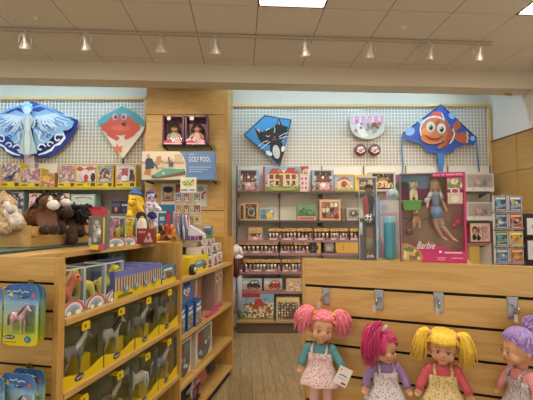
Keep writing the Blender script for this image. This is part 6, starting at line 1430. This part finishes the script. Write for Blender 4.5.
S = [('e', U(.57, .862, .027), (.0155, .0145, .0195)), ('c', U(.57, .8), U(.57, .84), .006, .006), ('e', U(.57, .745), (.02, .012, .02)), ('c', U(.57, .73), U(.575, .64), .016, .014), ('e', U(.575, .6), (.019, .013, .014)),
     ('c', U(.5, .775), U(.45, .69, .024), .0065, .0055), ('c', U(.45, .69, .024), U(.43, .63, .012), .0055, .0045), ('c', U(.64, .775), U(.68, .68), .0065, .0055), ('c', U(.68, .68), U(.72, .6, .022), .0055, .004), ('e', U(.73, .58, .02), (.005, .004, .008)), ('e', U(.425, .62, .01), (.005, .004, .007)),
     ('c', U(.54, .57), U(.57, .4, .022), .0115, .008), ('c', U(.57, .4, .022), U(.66, .28, .03), .008, .005), ('c', U(.62, .57), U(.66, .4, .022), .0115, .008), ('c', U(.66, .4, .022), U(.82, .26, .03), .008, .005), ('c', U(.66, .28, .03), U(.72, .25, .02), .005, .004), ('c', U(.82, .26, .03), U(.88, .235, .02), .005, .004)]
fd = link_mesh('fashion_doll', blob('doll', S, .0022, sk, 3), e)
mb = MB(); hb = hairmat('blonde_hair', '#c49a50', '#e2c480'); r = random.Random(5)
for i in range(120):
    s = r.choice((-1, 1)); x = r.uniform(.1, 1); strand(mb, [U(.57+s*.01, .905, .028+r.uniform(-.004, .012)), U(.57+s*.05*x, .89, .022+r.uniform(0, .02)), U(.57+s*(.055+.02*x), .84, .026+r.uniform(0, .015)), U(.57+s*(.06+.03*r.random()), .775+r.uniform(-.03, .02), .022+r.uniform(0, .01))], .0028, .001, hb, 6)
mb.ell(U(.57, .885, .038), (.018, .015, .019), hb); mb.build('hair', fd)
mb = MB(); mb.tube([U(.57, .79), U(.57, .745), U(.575, .66), U(.578, .6)], [.017, .021, .0175, .019], C('#7a8896', .8), 14, .8)
for s, a, b_ in ((-1, (.51, .78), (.465, .715)), (1, (.63, .78), (.668, .71))): mb.tube([U(*a), U(*b_, .026)], [.0085, .009], C('#d4ccd0', .8), 10)
mb.build('top', fd)
mb = MB(); mb.tube([U(.577, .615), U(.58, .56, .028), U(.585, .49, .026)], [.0195, .0235, .026], C('#6f93bc', .8), 16, .8); mb.build('skirt', fd)
mb = MB()
for s in (-1, 1): mb.ell(U(.57+s*.026, .866, .0135), (.002, .001, .0014), C('#3c5c8c'), 6, 5)
mb.ell(U(.57, .845, .0135), (.003, .001, .001), C('#c0405c'), 6, 5); mb.build('face_paint', fd)
def pup(u, v, c):
    b0 = Vector((0, 0, 0)); S = [('e', b0, (.011, .011, .014)), ('e', b0+Vector((.001, -.004, .02)), (.011, .01, .0095)), ('e', b0+Vector((.001, -.012, .018)), (.005, .006, .004))]+[('c', b0+Vector((s*.007, 0, .026)), b0+Vector((s*.012, 0, .03)), .0035, .002) for s in (-1, 1)]+[('c', b0+Vector((s*.007, -.006, -.004)), b0+Vector((s*.007, -.009, -.02)), .0042, .004) for s in (-1, 1)]
    o = link_mesh('toy_puppy', blob('pup', S, .0016, C(c, .5), 2), e); mb = MB()
    for s in (-1, 1): mb.ell(b0+Vector((s*.004, -.0135, .024)), .0016, DARK, 6, 5)
    mb.ell(b0+Vector((.001, -.0185, .019)), .0017, DARK, 6, 5); mb.build('eyes', o); o.location = U(u, v, .026); o.scale = (1.4,)*3
pup(.22, .78, '#e0d2b0'); pup(.26, .47, '#b88c60')
mb = MB(); mb.prism([(U(.06, 0).x, .58*h), (U(.31, 0).x, .58*h), (U(.34, 0).x, .69*h), (U(.03, 0).x, .69*h)], .008, .045, C('#5a9c34', .35)); mb.box(U(.02, 0).x, U(.35, 0).x, .006, .047, .68*h, .695*h, C('#6fb044', .35)); mb.build('toy_tub', e)
mb = MB()
for u, v, c, rr in ((.43, .69, '#c9c9c4', .011), (.9, .45, '#c03060', .012), (.87, .52, '#b83c58', .009), (.66, .42, '#7c98a4', .011), (.84, .4, '#a03458', .01), (.14, .33, '#7c2c34', .012)): mb.ell(U(u, v, .02), (rr, rr*.6, rr), C(c, .35), 10, 8)
mb.build('accessories', e)
# ---- footballer doll in a clear tube box
off = .03; a0, w_, h = crate_at(359.5, 377.5, 176.5, off); d = .065
e = empty('doll_box', CF.w(a0, off, LEDGE), CF.ang+R(14), 'tall clear box with a dark haired football doll holding a ball', 'doll box')
mb = MB(); edge = C('#c4c4c8', .3); cl_ = clear()
mb.box(w_/2-.002, w_/2, .0, d, 0, h, C('#7f9cc0', .4)); mb.box(-w_/2, w_/2, 0, d, 0, .004, C('#5c5c60')); mb.box(-w_/2, w_/2, d-.002, d, 0, h*.5, C('#6c6460')); mb.box(-w_/2-.001, w_/2+.001, -.001, d, h-.006, h, edge); mb.box(-w_/2, -w_/2+.002, 0, .002, 0, h, edge); mb.box(w_/2-.003, w_/2, -.001, .002, 0, h, edge); mb.build('carton', e)
MB().box(-w_/2+.002, w_/2-.003, 0, .0006, .004, h-.006, cl_).build('front_window', e); MB().box(-w_/2, -w_/2+.0006, .002, d, .004, h-.006, cl_).build('side_window', e)
U = lambda u, v, y=.03: Vector((-w_/2+u*w_, y, v*h)); sd = C('#9a6444', .5)
S = [('e', U(.6, .84), (.015, .016, .019)), ('c', U(.6, .78), U(.6, .82), .007, .007), ('e', U(.62, .7), (.021, .015, .03)), ('e', U(.62, .58), (.018, .014, .025)), ('c', U(.75, .75), U(.8, .64), .0075, .006), ('c', U(.8, .64), U(.7, .56, .015), .006, .005), ('c', U(.45, .75), U(.38, .64), .0075, .006), ('c', U(.38, .64), U(.48, .55, .014), .006, .005),
     ('e', U(.7, .545, .012), (.006, .005, .006)), ('c', U(.55, .52), U(.55, .28), .012, .009), ('c', U(.7, .52), U(.72, .28), .012, .009), ('c', U(.55, .28), U(.54, .07), .009, .006), ('c', U(.72, .28), U(.73, .07), .009, .006)]
fd = link_mesh('football_doll', blob('doll', S, .0024, sd, 3), e)
MB().ell(U(.62, .865, .036), (.018, .018, .017), C('#231c1a', .8)).ell(U(.58, .885, .024), (.014, .012, .01), C('#231c1a', .8)).build('hair', fd)
mb = MB(); mb.tube([U(.62, .775), U(.62, .7), U(.62, .58), U(.62, .53)], [.017, .0225, .021, .021], C('#26262c', .8), 14, .8); mb.tube([U(.76, .76), U(.79, .68)], [.0095, .01], C('#26262c', .8), 8); mb.tube([U(.44, .76), U(.4, .68)], [.0095, .01], C('#a0303c', .8), 8); mb.ell(U(.48, .64, .02), (.014, .012, .042), C('#b0343f', .8)); mb.build('shirt', fd)
mb = MB()
for u in (.55, .71): mb.tube([U(u, .53), U(u, .4)], [.014, .0155], C('#1c1c22', .8), 10); mb.tube([U(u, .26), U(u, .1)], [.0098, .0085], C('#8c7c4c', .8), 10)
mb.build('shorts', fd)
mb = MB()
for u in (.54, .73): mb.ell(U(u, .035, .022), (.009, .017, .008), C('#c9a49c', .5))
mb.build('shoes', fd)
mb = MB(); c = U(.55, .5, .012); mb.ell(c, .0165, WHITE, 16, 10)
for v in ((0, -1, 0), (.7, -.7, .2), (-.7, -.7, .1), (.1, -.7, .75), (-.2, -.7, -.7)): mb.ell(c+Vector(v).normalized()*.0135, .0052, DARK, 8, 6)
mb.build('football', fd)
MB().tube([U(.12, .3, .02), U(.14, .38, .02), U(.14, .45, .02)], [.008, .006, .004], C('#d8d8d4', .3), 8).build('bottle', e)
# ---- white and pink gift box, teal bottle, iridescent globe behind
def put(px0, px1, pyt, off, label, base, art, d=.05, rz=0, name='toy_box', cat='toy box', zb=LEDGE, group=None):
    a0, w_, h = crate_at(px0, px1, pyt, off, zb); return carton(name, label, cat, group, CF.w(a0, off, zb), CF.ang+rz, w_, d, h, base, art)
def a_white(A): A.r(.03, .02, .97, .98, C('#dcd8d8', .4)); A.r(.06, .72, .94, .78, C('#d8b4c0')); A.e(.3, .86, .2, .06, C('#c4c8cc')); A.r(.06, .02, .5, .3, C('#e0c4cc')); A.p([(.06, .02), (.4, .02), (.06, .36)], C('#d99cb0')); A.r(.55, .56, .9, .7, C('#d8bcc8'))
put(379.5, 399, 200, .16, 'white and pink gift box behind the teal bottle', '#d4d0d0', a_white)
a0, w_, h = crate_at(384, 395.5, 216.5, .10)
e = empty('craft_tube', CF.w(a0, .10, LEDGE), CF.ang, 'translucent teal craft tube standing between the two doll boxes', 'toy pack')
MB().lathe([(0, 0), (w_*.42, .0), (w_*.48, .01), (w_*.52, h*.8), (w_*.5, h*.88), (0, h*.88)], C('#5aa8bc', .25), 20, sy=.6).build('tube_body', e)
MB().lathe([(w_*.53, h*.86), (w_*.53, h*.96), (w_*.46, h), (0, h)], C('#a4d0dc', .25), 20, sy=.6).build('tube_lid', e)
a, z = CF.at(392.5, 195.5, .18); rr = 6.3*1.75/400
e = empty('glitter_globe', CF.w(a, .19, z-rr), CF.ang, 'iridescent mint and lilac globe on top of the white gift box', 'toy'); m = printed('iridescent', ['#9cc4b8', '#a8d0d0', '#b89cc8', '#c4b0d0', '#8fc0b0'], 55, .2, 1)
MB().ell((0, 0, rr), rr, m, 20, 14).build('globe', e); MB().lathe([(rr*.6, -.002), (rr*.6, rr*.25), (rr*.4, rr*.3)], C('#8c6ca8')).build('base', e)
e.location.z = CF.at(392.5, 201.3, .18)[1]
put(396.5, 401.5, 174.5, .20, 'slim purple pack just behind the fashion doll box', '#7c5c8c', lambda A: A.r(0, 0, 1, 1, C('#8a6a9c')).e(.5, .8, .4, .1, C('#4f6a4c')).r(0, .5, 1, .6, C('#b088b0')))
put(374.5, 380, 197, .14, 'narrow light blue pack beside the football doll', '#8fb0d0', lambda A: A.r(.1, .05, .9, .95, C('#9cbcdc')).r(.2, .3, .8, .5, C('#d8e0e8')))
put(362, 371, 224, .14, 'small clear pack with a white bottle behind the football doll box', '#c4c4c4', lambda A: A.r(.1, .05, .9, .95, C('#b8b8b8')))
# ---- spinner rack of playing cards behind the counter
cy = 2.3; c = pix(509.5, 230, cy); zr = lambda y: pix(509, y, cy).z; xr = lambda x: pix(x, 230, cy).x-c.x
e = empty('spinner_rack', (c.x, cy+.03, 0), 0, 'slim wire spinner rack of card packs behind the right counter', 'display rack')
wire = C('#8c8880', .3, .6)
MB().tube([(0, .02, .02), (0, .02, zr(193))], .008, wire, 10).build('pole', e); MB().lathe([(.16, 0), (.16, .015), (.02, .03), (0, .03)], wire, 24, c=(0, .02, 0)).build('base', e)
rowsY = ((195.5, 212), (213, 229.5), (231, 247), (248.5, 264), (265.5, 281))
for j, (ya, yb) in enumerate(rowsY):
    mb = MB(); z0 = zr(yb)-.003
    for x0, x1 in ((494.8, 508.6), (509.6, 523.8)):
        P_ = [(xr(x0), -.03, z0+.02), (xr(x0), -.03, z0), (xr(x1), -.03, z0), (xr(x1), -.03, z0+.02)]; mb.tube(P_, .0018, wire, 6); mb.tube([(xr(x0), -.03, z0), (xr(x0), .0, z0), (0, .02, z0)], .0018, wire, 6); mb.tube([(xr(x1), -.03, z0), (xr(x1), .0, z0), (0, .02, z0)], .0018, wire, 6)
    mb.build('wire_pocket', e)
CP = [['#39485c', '#2f5c9c'], ['#27407c', '#9c3434'], ['#4c5c44', '#c4a02c'], ['#4c6aa8', '#b8502c'], ['#8c8478', '#6c7c6c']]
desc = [['slate blue', 'bright blue'], ['navy', 'red'], ['moss green', 'golden yellow'], ['pale blue', 'orange']]
def a_cards(c, k):
    def f(A):
        A.r(.05, .03, .95, .97, C(c, .3)); A.r(.1, .2, .9, .76, printed('cardpic%d' % k, [c, '#2c3440', '#8c9498', c, ['#4c94c0', '#c4a040', '#7c8c50', '#c46c3c'][k % 4]], 60)); A.r(.12, .78, .88, .9, C(['#c4ccd4', '#d8e4ec', '#8ca8d0', '#e0b0a0', '#a8b498', '#e8d890', '#c8d4e8', '#e8c06c', '#ccc', '#ccc'][k % 8] if k < 8 else '#c4c0b8'))
        A.e(.5, .45, .2, .12, C(['#8c98a0', '#4c94c0', '#c4c8cc', '#20283c', '#78885c', '#c4642c', '#6c8cc0', '#d4a83c'][k % 8])); A.e(.6, .55, .1, .09, C(['#2c343c', '#d0c070', '#3c5c94', '#b4bcc8', '#38482c', '#487c4c', '#d0d8e4', '#7c9c3c'][k % 8])); A.r(.15, .08, .85, .15, C('#b8bcc0'))
    return f
for j, (ya, yb) in enumerate(rowsY[:4]):
    for i, (x0, x1) in enumerate(((495.2, 508.2), (510, 523.3))):
        nm = ['top', 'second', 'third', 'fourth'][j]
        carton('card_pack', '%s card pack on the spinner rack, %s row' % (desc[j][i], nm), 'card pack', 'card packs on the spinner rack', (c.x+(xr(x0)+xr(x1))/2, cy+.005, zr(yb)+.002), 0, xr(x1)-xr(x0), .018, zr(ya)-zr(yb)-.004, '#c4c4c0', a_cards(CP[j][i], j*2+i), step=.0004)
for i, (x0, x1) in enumerate(((495.2, 508.2), (510, 523.3))): carton('card_pack', ['pale card pack half hidden by the counter edge, left', 'grey green card pack half hidden by the counter edge, right'][i], 'card pack', 'card packs on the spinner rack', (c.x+(xr(x0)+xr(x1))/2, cy+.005, zr(281)+.002), 0, xr(x1)-xr(x0), .018, zr(265.5)-zr(281)-.004, '#c4c4c0', a_cards(CP[4][i], 8+i))
# ---- dark framed picture packs at the right edge
cy = 2.5
e = empty('display_stand', (pix(536, 250, cy).x, cy+.06, 0), 0, 'dark floor stand at the right picture edge', 'display stand')
xs = pix(528.5, 250, cy).x-e.location.x
MB().box(xs, xs+.2, .0, .3, .0, pix(530, 262, cy).z-.0, C('#3c3230', .6)).build('cabinet', e); zz = pix(530, 262, cy).z
MB().box(xs, xs+.2, .06, .08, zz, pix(530, 213, cy).z, C('#2c2624', .6)).build('back_board', e)
for k, (ya, yb, n_) in enumerate(((216.5, 236.5, 'upper'), (239, 259.5, 'lower'))):
    z0 = pix(530, yb, cy).z; 
    if k == 0: MB().box(xs, xs+.2, -.02, .06, z0-.008, z0-.001, C('#2c2624', .6)).build('ledge', e)
    else: z0 = zz+.001
    carton('framed_card', '%s white card in a black frame at the right picture edge' % n_, 'card', 'white cards in black frames', (e.location.x+xs+.07, cy+.03, z0), 0, .13, .02, pix(530, ya, cy).z-z0, '#1c1a1a', lambda A: A.r(.08, .08, .92, .92, C('#cfd2d4')).r(.3, .4, .7, .6, C('#9aa0a4')))
